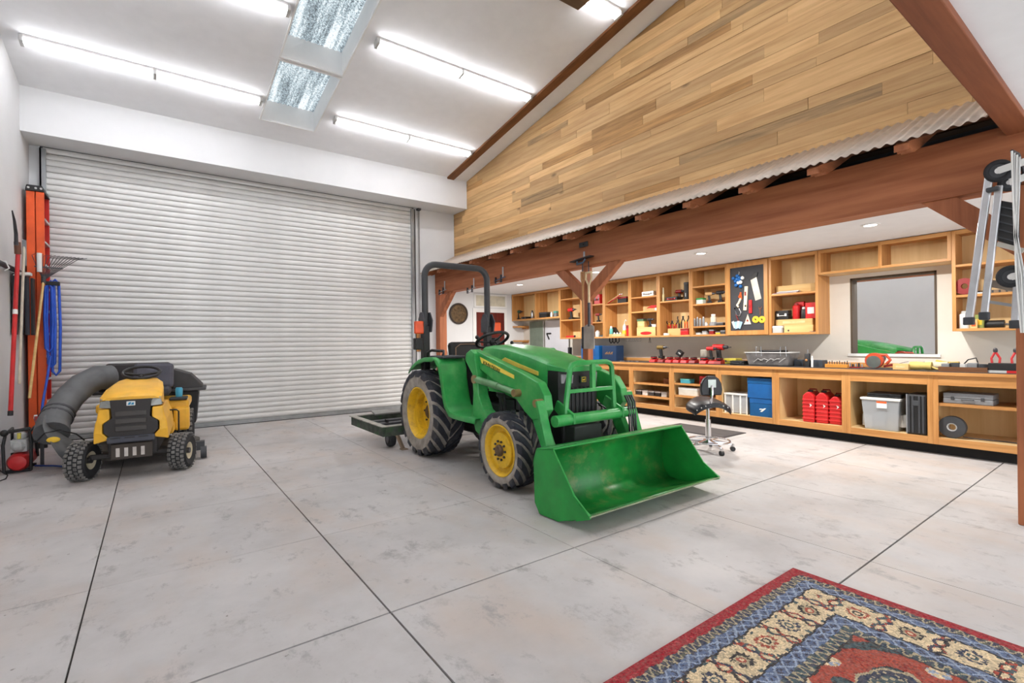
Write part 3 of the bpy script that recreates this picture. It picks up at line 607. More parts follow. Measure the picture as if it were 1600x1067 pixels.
part(bl,'jack_leg',mat((150,130,110),.6,.3,key='jack'),lambda m:(m.bar((2.42,5.80,.25),(2.47,5.66,.01),.035,.035),m.box((2.44,5.62,0),(2.52,5.70,.012))))
part(bl,'hitch_frame',M_dkgrey,lambda m:(m.bar((3.14,5.7,.72),(3.14,6.6,.3),.06,.06),m.bar((2.82,5.72,.3),(3.14,5.72,.72),.05,.04),m.bar((3.46,5.72,.3),(3.14,5.72,.72),.05,.04)))
part(bl,'top_plate',mat((150,150,146),.6,.3,key='plt'),lambda m:m.obox((2.75,6.75,.33),(.5,.16,.02),rx=R(12)))
# ================================================================== WORKSHOP: bench, cabinets
XC=7.22; XBF=6.97; ZT=.926; MR=-PI/2
def yat(px,X,py=500): return atX(px,py,X).y
TH=.018
def wall_cab(y0,y1,z0,z1,shelves,label,div=(),front=XC):
    t=thing('wall_cabinet',label,'cabinet',(front,(y0+y1)/2,z0),0,'open wooden wall cabinets')
    g=.001; y0+=g; y1-=g
    def P(n,m,a,b,**k): return part(t,n,m,lambda q:q.box(a,b),**k)
    P('back_panel',M_cabin,(XR-.012,y0,z0),(XR-.002,y1,z1))
    for a,b in ((y0,y0+TH),(y1-TH,y1)): P('side_panel',M_cabz,(front+TH,a,z0),(XR-.012,b,z1))
    P('top_panel',M_cab,(front+TH,y0+TH,z1-TH),(XR-.012,y1-TH,z1)); P('bottom_panel',M_ply,(front+TH,y0+TH,z0),(XR-.012,y1-TH,z0+TH))
    for a,b in ((y0,y0+.034),(y1-.034,y1))+tuple((d-.018,d+.018) for d in div): P('stile',M_cabz,(front,a,z0),(front+TH,b,z1),bevel=.002)
    for d in div: P('divider',M_cabz,(front+TH,d-.009,z0+TH),(XR-.012,d+.009,z1-TH))
    ed=[y0+.034]+[q for d in sorted(div) for q in (d-.018,d+.018)]+[y1-.034]
    for a,b in zip(ed[::2],ed[1::2]):
        P('rail',M_cab,(front,a,z1-.045),(front+TH,b,z1),bevel=.002); P('rail',M_cab,(front,a,z0),(front+TH,b,z0+.03),bevel=.002)
    for zs in shelves: P('shelf',M_cab,(front+.004,y0+TH,zs-.026),(XR-.012,y1-TH,zs),bevel=.002)
    return t
ZB,ZTP=1.368,2.492
Z=lambda px,py,X=XC:atX(px,py,X).z
yy={k:yat(k,XC,450) for k in (874,908,943,983.5,1028,1079,1136,1201,1278,1487)}
U={}
def uc(n,a,b,z0,shelf,label,div=()):
    U[n]=[z0+TH]+sorted(shelf); return wall_cab(min(a,b),max(a,b),z0,ZTP,shelf,label,div)
uc(1,9.83,yy[874],Z(836,499),[],'wide shallow wall cabinet in the corner by the far white wall',(yat(836,XC,450),))
uc(2,yy[874],yy[908],ZB,[Z(890,466),Z(890,499)],'wall cabinet with red nailers, beside the wide corner cabinet')
uc(3,yy[908],yy[943],ZB,[Z(930,475),Z(930,503)],'wall cabinet half hidden behind the middle timber post')
uc(4,yy[943],yy[983.5],ZB,[Z(960,474)],'wall cabinet holding spray bottles and two long slanted sticks')
uc(5,yy[983.5],yy[1028],ZB,[Z(1005,463),Z(1005,486)],'wall cabinet with white case on its top shelf')
uc(6,yy[1028],yy[1079],ZB,[Z(1055,469)],'wall cabinet with tall black tube and red handled clamps')
uc(7,yy[1079],yy[1136],ZB,[Z(1108,445),Z(1108,473.5),Z(1108,509)],'wall cabinet with three shelves of jars and small tools')
U8=wall_cab(yy[1201],yy[1136],ZB,ZTP,[],'wall cabinet closed by a framed black tool board door')
uc(9,yy[1201],yy[1278],ZB,[Z(1240,457)],'wall cabinet with red flask and wooden boxes beside the mirror')
uc(10,yy[1278],yy[1487],Z(1330,424),[],'low empty wall cabinet above the mirror',(yat(1375,XC,430),))
uc(11,yy[1487],.55,ZB,[Z(1510,412),Z(1510,460)],'wall cabinet behind the hanging aluminium hand truck')
# door of U8
ya,yb=yy[1201]+.006,yy[1136]-.006
dr=part(U8,'door',M_cabz,lambda m:(m.box((XC-.022,ya,ZB+.01),(XC-.002,ya+.055,ZTP-.02)),m.box((XC-.022,yb-.055,ZB+.01),(XC-.002,yb,ZTP-.02)),m.box((XC-.022,ya+.055,ZB+.01),(XC-.002,yb-.055,ZB+.075)),m.box((XC-.022,ya+.055,ZTP-.085),(XC-.002,yb-.055,ZTP-.02))))
part(dr,'tool_board',mat((52,52,56),.7,key='board'),lambda m:m.box((XC-.012,ya+.055,ZB+.075),(XC-.004,yb-.055,ZTP-.085)))
# ---- base units and worktop
ste=[8.42,7.57,6.72,yat(986,XBF,600),yat(1049,XBF,600),yat(1122.5,XBF,600),yat(1211.5,XBF,600),yat(1321.5,XBF,600),yat(1457,XBF,600),.70]
blab=['farthest from the mirror','second from the far wall','just behind the tractor hood','with two shelves of small parts boxes','with two shelves behind the saddle stool','holding blue totes and a white crate','holding three red fuel canisters','holding a clear tote and black case','with one shelf, beside the timber post']
bsh=[[.45],[.45],[.45],[.561,.335],[.60,.40],[],[],[],[.578]]
BASE=[]
for i in range(9):
    y1,y0=ste[i]-.0005,ste[i+1]+.0005; zf=.195
    t=thing('base_cabinet','open wooden base cabinet '+blab[i],'cabinet',(XBF,(y0+y1)/2,0),0,'open base cabinets under the bench')
    def P(n,m,a,b,**k): return part(t,n,m,lambda q:q.box(a,b),**k)
    P('toe_kick',mat((22,20,20),.8,key='toe'),(7.09,y0,0),(7.11,y1,.13))
    P('floor_panel',M_ply,(XBF+TH,y0,zf-.02),(XR-.012,y1,zf)); P('back_panel',M_cabin,(XR-.012,y0,.12),(XR-.002,y1,.885))
    for a,b in ((y0,y0+TH),(y1-TH,y1)): P('side_panel',M_cabin,(XBF+TH,a,zf),(XR-.012,b,.885))
    for a,b in ((y0,y0+.047),(y1-.047,y1)): P('stile',M_cabz,(XBF,a,.12),(XBF+TH,b,.885),bevel=.0015)
    P('bottom_rail',M_cab,(XBF,y0+.047,.12),(XBF+TH,y1-.047,zf+.003),bevel=.0015); P('top_rail',M_cab,(XBF,y0+.047,.775),(XBF+TH,y1-.047,.885),bevel=.0015)
    for zs in bsh[i]: P('shelf',M_cab,(XBF+.02,y0+TH,zs-.03),(XR-.012,y1-TH,zs),bevel=.0015)
    BASE.append((y0,y1))
wt=thing('worktop','long wooden worktop with dark surface running along the workshop wall','worktop',(7.27,4.5,.885))
part(wt,'slab',M_cab,lambda m:m.box((6.945,.66,.885),(XR-.002,8.45,.920)),bevel=.003)
part(wt,'dark_surface',mat((64,60,58),.45,var=.12,key='btop'),lambda m:m.box((6.965,.67,.920),(XR-.002,8.44,ZT)))
bs=thing('backsplash','low wooden backsplash strip along the wall behind the worktop','backsplash',(XR-.012,4.5,ZT)); part(bs,'board',M_cab,lambda m:m.box((XR-.022,.66,ZT),(XR-.002,8.45,ZT+.055)),bevel=.002)
# ================================================================== small things
def item(name,label,cat,px,X,z,group=None,rz=0):
    y=yat(px,X) if not isinstance(px,tuple) else px[0]
    return thing(name,label,cat,(X,y,z),MR+rz,group)
def lp(t,n,m,fn,**k): return part(t,n,m,fn,local=True,**k)
def catfix(f):
    def g(name,label,*a,**k):
        if not isinstance(a[0],str): a=(name.replace('_',' '),)+a
        return f(name,label,*a,**k)
    return g
@catfix
def ibox(name,label,cat,px,X,z,w,d,h,m,m2=None,lid=True,rz=0,group=None,bevel=.004):
    t=item(name,label,cat,px,X,z,group,rz); k=.72 if lid else 1
    lp(t,'body',m,lambda q:q.box((-w/2,0,0),(w/2,d,h*k)),bevel=bevel)
    if lid: lp(t,'lid',m2 or m,lambda q:q.box((-w/2-.003,-.003,h*k+.0005),(w/2+.003,d+.003,h)),bevel=bevel)
    elif m2: lp(t,'front_label',m2,lambda q:q.box((-w*.3,-.002,h*.3),(w*.3,0,h*.7)))
    return t
@catfix
def ican(name,label,cat,px,X,z,r,h,m,mc,cap=.2,group=None):
    t=item(name,label,cat,px,X,z,group)
    lp(t,'body',m,lambda q:q.lathe([(r*.92,0),(r,.006),(r,h*(1-cap)-.01),(r*.8,h*(1-cap))],(0,r,0),'z',16),smooth=40)
    lp(t,'cap',mc,lambda q:q.lathe([(r*.62,h*(1-cap)+.0005),(r*.62,h-.006),(r*.5,h)],(0,r,0),'z',14),smooth=40); t.scale=(1.03,)*3 if X>=XC else (1,1,1); return t
def icase(name,label,px,X,z,w,d,h,m,mh=None,cat='tool case',upright=False,rz=0):
    t=item(name,label,cat,px,X,z,None,rz)
    lp(t,'body',m,lambda q:q.box((-w/2,0,0),(w/2,d,h*.5)),bevel=.008); lp(t,'lid',m,lambda q:q.box((-w/2,0,h*.5+.002),(w/2,d,h)),bevel=.008)
    for s in (-1,1): lp(t,'latch',mh or M_grey,lambda q:q.box((s*w*.3-.014,-.006,h*.36),(s*w*.3+.014,0,h*.66)),bevel=.002)
    lp(t,'handle',mh or M_black,lambda q:q.tube([(-.05,0,h*.42),(-.045,-.018,h*.42),(.045,-.018,h*.42),(.05,0,h*.42)],.006,6)); return t
def idrill(name,label,px,X,z,mb,mg=None,rz=0,cat='drill',s=1.0,lie=False):
    t=item(name,label,cat,px,X,z,None,rz); mg=mg or M_black
    lp(t,'battery',M_black,lambda q:q.box((-.04*s,.01,0),(.045*s,.085*s,.045*s)),bevel=.006)
    lp(t,'grip',mg,lambda q:q.hexa([(-.02*s,.028,.045*s),(.025*s,.028,.045*s),(.025*s,.067*s,.045*s),(-.02*s,.067*s,.045*s),(-.035*s,.03,.155*s),(.01*s,.03,.155*s),(.01*s,.066*s,.155*s),(-.035*s,.066*s,.155*s)]),bevel=.008)
    lp(t,'motor_body',mb,lambda q:q.cyl((-.075*s,.048*s,.185*s),(.05*s,.048*s,.185*s),.034*s,n=14),smooth=40,bevel=.004)
    lp(t,'chuck',M_dsteel,lambda q:(q.cyl((.05*s,.048*s,.185*s),(.10*s,.048*s,.185*s),.024*s,.016*s),q.cyl((.10*s,.048*s,.185*s),(.14*s,.048*s,.185*s),.005*s)),smooth=40); t.scale=(1.18,)*3 if X>=XC else (1,1,1); return t
def icharger(name,label,px,X,z,m,rz=0,bat=True):
    t=item(name,label,'battery charger',px,X,z,None,rz)
    lp(t,'base',m,lambda q:q.hexa([(-.06,0,0),(.06,0,0),(.06,.14,0),(-.06,.14,0),(-.055,.02,.045),(.055,.02,.045),(.056,.135,.065),(-.056,.135,.065)]),bevel=.006)
    if bat:
        b=lp(t,'battery',M_black,lambda q:q.box((-.038,.03,.062),(.038,.12,.10)),bevel=.006); lp(b,'battery_stripe',m,lambda q:q.box((-.0385,.028,.076),(.0385,.1205,.086)))
    return t
def ijar(name,label,cat,px,X,z,r,h,m,group=None): return ican(name,label,cat,px,X,z,r,h,m,M_lgrey,.15,group)
def iclamp(name,label,px,X,z,m,h=.13):
    t=item(name,label,'clamp',px,X,z)
    lp(t,'jaw',m,lambda q:q.prism([(-.03,0),(-.018,0),(-.012,h*.5),(-.03,h*.55)],'y',.02,.045),bevel=.004); lp(t,'jaw',m,lambda q:q.prism([(.018,0),(.03,0),(.03,h*.55),(.012,h*.5)],'y',.02,.045),bevel=.004)
    lp(t,'handle',M_black,lambda q:q.tube([(-.02,.032,h*.5),(-.05,.032,h*.8),(-.045,.032,h)],.009,6)); lp(t,'handle',M_black,lambda q:q.tube([(.02,.032,h*.5),(.05,.032,h*.8),(.045,.032,h)],.009,6))
    lp(t,'spring',M_yel,lambda q:q.torus((0,.032,h*.5),(0,1,0),.018,.006,14,6)); t.scale=(1.05,)*3; return t
X1=XC+.05; X2=XC+.14
def s(n,k): return U[n][k]
# -- unit 1
idrill('cordless_planer','black and green cordless tool standing beside a grey canister',808,X2,s(1,0),mat((50,80,62),.5,key='dg'),rz=.4)
icase('socket_case','black socket case lying in the corner cabinet',818,X1,s(1,0),.20,.18,.07,M_black)
ican('thermos','brushed grey steel canister beside the cabinet divider',830,X1,s(1,0),.035,.2,M_steel,M_dkgrey)
ibox('jobsite_radio','black jobsite radio box in the corner cabinet',848,X1,s(1,0),.26,.16,.14,M_black,M_dkgrey)
ican('glue_bottle','white glue bottle beside the black radio box',860.5,X1,s(1,0),.025,.13,M_white,M_white)
ibox('drill_index','grey drill index box at the end of the corner cabinet',867,X2,s(1,0),.10,.12,.15,M_grey,M_teal)
# -- unit 2
idrill('nail_gun','red and black nail gun on the middle shelf',890,X1,s(2,1),M_red,cat='nail gun',s=.98)
icase('nailer_case','flat black case behind the red nail gun',893,XC+.19,s(2,1),.18,.2,.05,M_black)
t=item('caulk_gun','long red caulk gun lying on the lowest shelf','caulk gun',890,X1,s(2,0)); lp(t,'barrel',M_red,lambda q:q.cyl((-.14,.04,.03),(.10,.04,.03),.025,n=12),smooth=40); lp(t,'trigger',M_black,lambda q:q.box((.10,.03,.0),(.13,.05,.06))); lp(t,'rod',M_steel,lambda q:q.cyl((.10,.04,.03),(.2,.04,.03),.005))
# -- unit 3
icase('red_case','red hard case on the top shelf behind the timber post',933,X1,s(3,2),.16,.18,.20,M_red)
idrill('impact_driver','small red impact driver on the middle shelf behind the post',933,X1,s(3,1),M_dred,s=.7)
ijar('paint_jar','white paint jar on the bottom shelf behind the post','jar',931,X1,s(3,0),.045,.14,M_white); icharger('black_charger','small black charger on the bottom shelf behind the post',938,X1,s(3,0),M_black,bat=False)
# -- unit 4
for i,(dx,l) in enumerate(((0,'pale wooden stick leaning on the red bag'),(.035,'red striped stick leaning on the red bag'))):
    t=item('marking_stick',l,'stick',955+i*3,X1,s(4,1)); m_=(M_pine,M_red)[i]; lp(t,'shaft',m_,lambda q:q.bar((-.20,.05,.01),(.17,.05,.17),.014,.014)); lp(t,'tip',M_white,lambda q:q.bar((.17,.05,.17),(.20,.05,.183),.013,.013))
ibox('tool_bag','dark red and black tool bag on the upper shelf',972,X2,s(4,1),.22,.16,.13,M_black,M_dred)
t=item('hand_plane','dark wedge shaped hand plane behind the spray can','hand plane',958,X2+.06,s(4,0)+.0); lp(t,'sole',M_black,lambda q:q.prism([(-.12,0),(.12,0),(.12,.06),(.02,.2),(-.04,.2),(-.12,.06)],'y',0,.07),bevel=.006); lp(t,'knob',M_dred,lambda q:q.sphere((-.08,.035,.085),.028,10,6))
ican('spray_can','teal spray can in the bottle cabinet',953,X1,s(4,0),.033,.21,M_teal,M_white)
for i,p_ in enumerate((958.5,963,967.5)): ican('small_cup',('small white cup beside the teal spray can','small white cup between two cups','small white cup beside the yellow spray bottle')[i],'cup',p_,X1-.02,s(4,0),.022,.09,M_white,M_lgrey)
t=item('spray_bottle','white and yellow spray bottle with thin curved hose','spray bottle',973,X1,s(4,0)); lp(t,'bottle',M_yel,lambda q:q.lathe([(.045,0),(.045,.09),(.035,.13)],(0,.05,0),'z',16),smooth=40); lp(t,'neck',M_white,lambda q:q.lathe([(.035,.131),(.033,.2),(.018,.24)],(0,.05,0),'z',16),smooth=40); lp(t,'hose',M_white,lambda q:q.tube([(0,.05,.24),(.0,.05,.28),(.03,.05,.33),(.05,.05,.3)],.006,6))
ibox('red_folder','narrow red folder box beside the yellow spray bottle',980,X1,s(4,0),.05,.18,.22,M_red,M_dred)
ibox('wooden_tray','shallow wooden tray along the bottom of the bottle cabinet',963,XC+.03,s(4,0)-.0,.40,.02,.06,M_pine,lid=False,m2=M_ply)
# -- unit 5
icase('white_case','white and grey hard case on the top shelf',1012,X1,s(5,2),.26,.2,.09,M_white,M_grey)
t=item('glue_gun','red glue gun on the second shelf','glue gun',1017,X1,s(5,1)); lp(t,'barrel',M_red,lambda q:q.box((-.04,.03,.05),(.10,.07,.10)),bevel=.01); lp(t,'nozzle',M_red,lambda q:q.cyl((-.12,.05,.055),(-.04,.05,.075),.006,.018)); lp(t,'grip',M_white,lambda q:q.box((.06,.035,0),(.10,.065,.05)),bevel=.006)
b1=ibox('wooden_box','wide wooden box with red oval mark on its front',1009,XC+.03,s(5,0),.42,.2,.17,M_pine,lid=False); lp(b1,'red_mark',M_red,lambda q:q.lathe([(.001,-.002),(.03,-.002),(.03,0)],(0,0,.06),'y',16)); b1.children[-1].scale=(4.2,1,1)
ibox('wooden_box','smaller wooden box standing on the wide box with red oval',1001,XC+.08,s(5,0)+.171,.16,.14,.11,M_pine,lid=False,m2=M_ply)
ibox('fastener_box','green box on top of the smaller wooden box',1000,XC+.09,s(5,0)+.282,.15,.1,.05,mat((88,120,84),.5,key='fg'),M_dkgrey)
idrill('mini_driver','small black driver on the wide wooden box',1014,XC+.06,s(5,0)+.172,M_black,s=.62)
ibox('white_box','flat white box on the wide wooden box',1021,XC+.1,s(5,0)+.172,.10,.12,.05,M_white,M_lgrey)
# -- unit 6
ican('caulk_tube','cream caulk tube with pointed nozzle standing upright',1035.5,X1,s(6,1),.022,.24,mat((232,214,160),.5,key='caulk'),mat((236,226,190),.5,key='caulk2'),.45)
icase('angle_grinder_case','black tool case with red lid beside the caulk tube',1049,X1,s(6,1),.24,.18,.07,M_black,M_red)
idrill('heat_gun','black and red heat gun standing behind the tool case',1060,X1+.19,s(6,1),M_dred,s=.8,cat='heat gun')
t=item('storage_tube','tall black cylindrical storage tube','tube',1071,X1,s(6,1)); lp(t,'body',M_black,lambda q:q.lathe([(.045,0),(.047,.01),(.047,.26)],(0,.05,0),'z',20),smooth=40); lp(t,'lid',M_dkgrey,lambda q:q.lathe([(.05,.261),(.05,.29),(.044,.295)],(0,.05,0),'z',20),smooth=40); lp(t,'tag',M_lgrey,lambda q:q.box((.0,.002,.05),(.012,.006,.11)))
br=ibox('clamp_rack','pale wooden rack board under the red clamps',1056,XC+.12,s(6,0)+.0,.34,.12,.13,M_pine,lid=False)
for i,p_ in enumerate((1044,1052.5)): iclamp('spring_clamp',('red spring clamp with yellow spring, next to the white tape','red spring clamp with yellow spring, next to the black clamps')[i],p_,XC+.135,s(6,0)+.131,M_red)
for i,p_ in enumerate((1061,1070)): iclamp('trigger_clamp',('large black clamp next to the red clamps','large black and orange clamp at the cabinet side')[i],p_,XC+.135,s(6,0)+.131,(M_black,M_orange)[i],.2)
t=item('tape_roll','crumpled white tape roll on the bottom shelf','tape roll',1039,XC-.0+.02,s(6,0)); lp(t,'roll',M_white,lambda q:q.lathe([(.025,0),(.05,0),(.05,.05),(.025,.05)],(0,.04,0),'z',18,closed=True),smooth=40); lp(t,'core',M_dkgrey,lambda q:q.lathe([(.02,.001),(.025,.001),(.025,.049),(.02,.049)],(0,.04,0),'z',18,closed=True))
ibox('red_box','bright red metal box at the bottom of the clamp cabinet',1069,XC+.02,s(6,0),.15,.045,.12,M_red,M_dred)
# -- unit 7
ibox('bit_set','green and white bit set box on the third shelf',1093,X1,s(7,2),.12,.1,.10,mat((216,224,214),.5,key='gw'),mat((50,140,66),.5,key='gw2'))
idrill('stapler_gun','black and tan stapler gun on the third shelf',1108,X1,s(7,2),mat((190,150,100),.5,key='tan'),s=.72,cat='stapler',rz=.3)
idrill('rotary_tool','black rotary tool on the third shelf beside the cabinet side',1124,X1,s(7,2),M_black,s=.75,cat='rotary tool')
for i,p_ in enumerate((1084,1088.5,1093,1098)): ijar('metal_jar',('grey metal jar at the cabinet side','grey metal jar second from the cabinet side','grey metal jar third from the cabinet side','grey metal jar beside the small glass cup')[i],'jar',p_,X1,s(7,1),.02,.13+.02*(i%2),M_grey)
ican('glass_cup','small clear cup in front of the white router',1102,X1-.02,s(7,1),.025,.06,M_lgrey,M_steel)
t=item('router','white and grey router with round body','router',1111,X1,s(7,1)); lp(t,'base',M_grey,lambda q:q.lathe([(.07,0),(.07,.03),(.05,.06)],(0,.07,0),'z',20),smooth=40); lp(t,'motor',mat((214,200,180),.5,key='rt'),lambda q:q.lathe([(.045,.061),(.045,.14),(.03,.16)],(0,.07,0),'z',20),smooth=40); lp(t,'top_cap',M_white,lambda q:q.lathe([(.035,.161),(.035,.19)],(0,.07,0),'z',16),smooth=40)
ibox('sanding_block','dark sanding block beside the white router',1124,X1,s(7,1),.12,.07,.05,M_dkgrey,M_grey)
for i,(p_,m_,l) in enumerate(((1090,M_white,'white parts box on the lowest shelf'),(1100,M_lgrey,'pale grey parts box on the lowest shelf'),(1111,M_dred,'dark red parts box on the lowest shelf'),(1121,M_yel,'yellow parts box on the lowest shelf'),(1129,M_dkgrey,'dark grey parts box on the lowest shelf'))): ibox('parts_box',l,'box',p_,X1,s(7,0),.075,.08,.05+.02*(i%3),m_,M_grey)
# -- unit 8: things hung on the board
XH=XC-.034
def hung(name,label,cat,px,py): p=atX(px,py,XH); return thing(name,label,cat,(XH+.02,p.y,p.z),MR)
t=hung('ball_bag','net bag of blue and white balls hanging on the board','bag',1153,438)
for i in range(11):
    a=i*2.4; rr_=.02+.0085*i; lp(t,'ball',(M_blue,M_blue,M_white)[i%3],lambda q:q.sphere((rr_*math.cos(a)*.8,-.01-.01*(i%2),rr_*math.sin(a)),.028,10,6),smooth=60)
lp(t,'cord',M_lgrey,lambda q:q.tube([(0,0,.08),(.01,0,.12),(0,.008,.14)],.004,5))
t=hung('hand_saw','wide pale blade hand saw hanging at a slant','hand saw',1179,447); lp(t,'blade',mat((206,200,190),.35,.5,key='blade'),lambda q:q.prism([(-.07,.10),(.02,.135),(.09,-.19),(-.0,-.215)],'y',-.003,0)); lp(t,'handle',M_black,lambda q:q.prism([(-.09,.09),(.03,.14),(.045,.20),(.0,.21),(-.06,.15),(-.1,.12)],'y',-.012,.006),bevel=.004)
t=hung('spirit_level','pale wooden spirit level hanging on the board','level',1164.5,466); lp(t,'bar',mat((222,206,180),.5,key='lvl'),lambda q:q.obox((0,-.008,0),(.05,.018,.36),ry=R(4)),bevel=.003); lp(t,'vial',M_dred,lambda q:q.box((-.012,-.019,.04),(.012,-.017,.10))); lp(t,'slot',M_black,lambda q:q.box((-.012,-.019,-.13),(.012,-.017,-.10)))
t=hung('torpedo_level','small red torpedo level hanging on the board','level',1172,479); lp(t,'bar',M_red,lambda q:q.box((-.024,-.02,-.10),(.024,0,.10)),bevel=.008); lp(t,'vial',M_dred,lambda q:q.box((-.014,-.024,-.02),(.014,-.02,.03)))
t=hung('cord_bundle','orange and white cord bundle hanging on the board','cord',1156,464); lp(t,'cord',M_orange,lambda q:q.tube([(.01,0,.07),(-.02,-.01,.0),(.02,-.01,-.03),(.0,0,.07)],.012,6),smooth=60); lp(t,'cord_end',mat((226,210,186),.7,key='cordw'),lambda q:q.tube([(.01,-.01,-.02),(-.02,-.01,-.08),(-.05,-.01,-.12),(-.03,-.01,-.15)],.016,6),smooth=60)
t=hung('carabiner','steel carabiner loop with red strap hanging on the board','carabiner',1152,487); lp(t,'loop',M_chrome,lambda q:q.tube([(-.05,-.01,.06),(.01,-.01,.07),(.05,-.01,-.01),(.03,-.01,-.07),(-.02,-.01,-.05)],.008,6,True),smooth=60); lp(t,'strap',M_dred,lambda q:q.bar((-.03,-.008,-.04),(.02,-.008,-.16),.012,.006))
t=hung('key_bunch','bunch of blue and white tags hanging at the board edge','keys',1152,507); 
for i in range(4): lp(t,'tag',(M_lgrey,mat((150,180,205),.5,key='tagb'))[i%2],lambda q:q.obox((-.06+.035*i,-.008-.003*i,-.01*(i%2)),(.04,.004,.11),ry=.25*(i-1.5)))
t=hung('sail_square','small triangular square shaped like a sail','square',1167,500); lp(t,'triangle',mat((216,196,176),.5,key='sail'),lambda q:q.prism([(-.045,-.05),(.05,-.05),(.005,.09)],'y',-.006,0)); lp(t,'base',M_lgrey,lambda q:q.box((-.05,-.01,-.065),(.055,0,-.05))); lp(t,'mark',M_dred,lambda q:q.prism([(-.015,-.02),(.02,-.02),(.0,.02)],'y',-.008,-.006))
for i,(a,b) in enumerate(((1180,499),(1190,499))):
    t=hung('tape_disc',('round yellow disc hanging beside the sail square','round yellow disc hanging under the small wrench')[i],'disc',a,b); lp(t,'disc',M_yel,lambda q:q.lathe([(.012,-.012),(.05,-.012),(.05,0),(.012,0)],(0,0,0),'y',22,closed=True),smooth=40); lp(t,'mark',M_dkgrey,lambda q:q.bar((-.015,-.014,.02),(.012,-.014,-.025),.008,.003))
t=hung('wrench','small open ended wrench hanging above the yellow disc','wrench',1187,486); lp(t,'shaft',M_chrome,lambda q:q.box((-.009,-.006,-.06),(.009,0,.03))); lp(t,'jaw',M_chrome,lambda q:q.prism([(-.012,.02),(.012,.02),(.026,.05),(.022,.075),(.010,.05),(-.010,.05),(-.022,.075),(-.026,.05)],'y',-.007,0))
# -- unit 9
t=item('wooden_trough','long wooden trough on the upper shelf beside the mirror','trough',1243,XC+.12,s(9,1)); lp(t,'front_board',M_pine,lambda q:q.box((-.26,0,0),(.26,.018,.12)),bevel=.003); lp(t,'base_board',M_pine,lambda q:q.box((-.26,.018,0),(.26,.14,.018)))
t=item('paper_stack','stack of papers and magazines lying on the upper shelf','papers',1228,XC-.0,s(9,1))
for i in range(4): lp(t,'sheet',(M_lgrey,mat((120,70,80),.6,key='mag'),M_white,M_lgrey)[i],lambda q:q.obox((.02*i-.03,.06,.004+.008*i),(.34-.03*i,.09,.007),rz=.05*i))
bA=ibox('wooden_crate','long low wooden crate on the bottom shelf',1247,XC+.05,s(9,0),.38,.16,.115,M_pine,lid=False); lp(bA,'finger_hole',M_dkgrey,lambda q:q.cyl((-.13,-.001,.04),(-.13,.003,.04),.013,n=14))
bB=ibox('wooden_crate','upper wooden crate stacked on the long crate',1240,XC+.10,s(9,0)+.116,.50,.15,.085,M_pine,lid=False,m2=M_ply)
ibox('grey_box','small pale grey box at the bottom corner',1214,XC+.02,s(9,0),.13,.12,.11,M_lgrey,M_white)
icase('black_case','small black case with white lettering panel',1221.5,XC+.12,s(9,0)+.202,.18,.12,.13,M_black,M_white)
ican('flask','red steel flask with grey base',1242,XC+.11,s(9,0)+.202,.045,.22,M_red,M_dred,.15); ican('black_can','black spray can beside the red flask',1254.5,XC+.10,s(9,0)+.202,.036,.16,M_black,M_lgrey)
ibox('red_card_box','red card box with white label',1267,XC+.11,s(9,0)+.202,.14,.1,.22,M_red,M_white,lid=False); ibox('red_book_box','thin dark red box behind the red flask',1250,XC+.215,s(9,0)+.202,.10,.05,.25,M_dred,M_red)
t=item('hex_key_set','scattered steel hex keys at the shelf edge','hex keys',1266,XC+.02,s(9,0)); 
for i in range(5): lp(t,'hex_key',M_chrome,lambda q:q.tube([(-.06+.02*i,.01+.004*i,.006),(-.02+.02*i,.015,.006+.003*i),(-.015+.02*i,.02,.03)],.004,5))
# -- unit 11
t=item('strap_roll','coiled red and white strap on the middle shelf','strap',1507,XC+.02,s(11,1)); lp(t,'coil',M_dred,lambda q:q.lathe([(.03,-.02),(.09,-.02),(.09,.02),(.03,.02)],(0,.03,.095),'y',20,closed=True),smooth=40); lp(t,'strap_end',M_white,lambda q:q.tube([(.06,.03,.02),(.10,.02,.01),(.16,.02,.008)],.008,6))
t=item('sanding_board','long ribbed brown board on the middle shelf','board',1565,XC+.12,s(11,1)); lp(t,'board',mat((150,128,104),.7,key='rib'),lambda q:q.box((-.25,0,0),(.2,.12,.04))); 
for i in range(8): lp(t,'rib',M_dkgrey,lambda q:q.box((-.24+.055*i,-.004,.008),(-.225+.055*i,0,.036)))
ijar('solvent_jar','white and black solvent jar on the bottom shelf','jar',1506,XC+.03,s(11,0),.05,.2,M_white); ibox('wood_offcut','orange wood offcut leaning beside the solvent jar','box',1521,XC+.03,s(11,0),.06,.05,.11,M_pine,lid=False,m2=M_orange); ibox('green_box','olive green box beside the wood offcut',1530,XC+.06,s(11,0),.07,.07,.16,mat((130,140,70),.5,key='ol'),lid=False,m2=M_yel)
t=item('angle_drill','black angle drill lying on the bottom shelf behind the hand truck','drill',1558,XC+.09,s(11,0)); lp(t,'motor_body',M_black,lambda q:q.cyl((-.12,.05,.05),(.05,.05,.05),.045,n=16),smooth=40); lp(t,'shaft',M_steel,lambda q:q.cyl((.05,.05,.05),(.20,.05,.03),.012)); lp(t,'handle',M_dkgrey,lambda q:q.bar((-.08,.05,.05),(-.10,.05,.15),.035,.03))
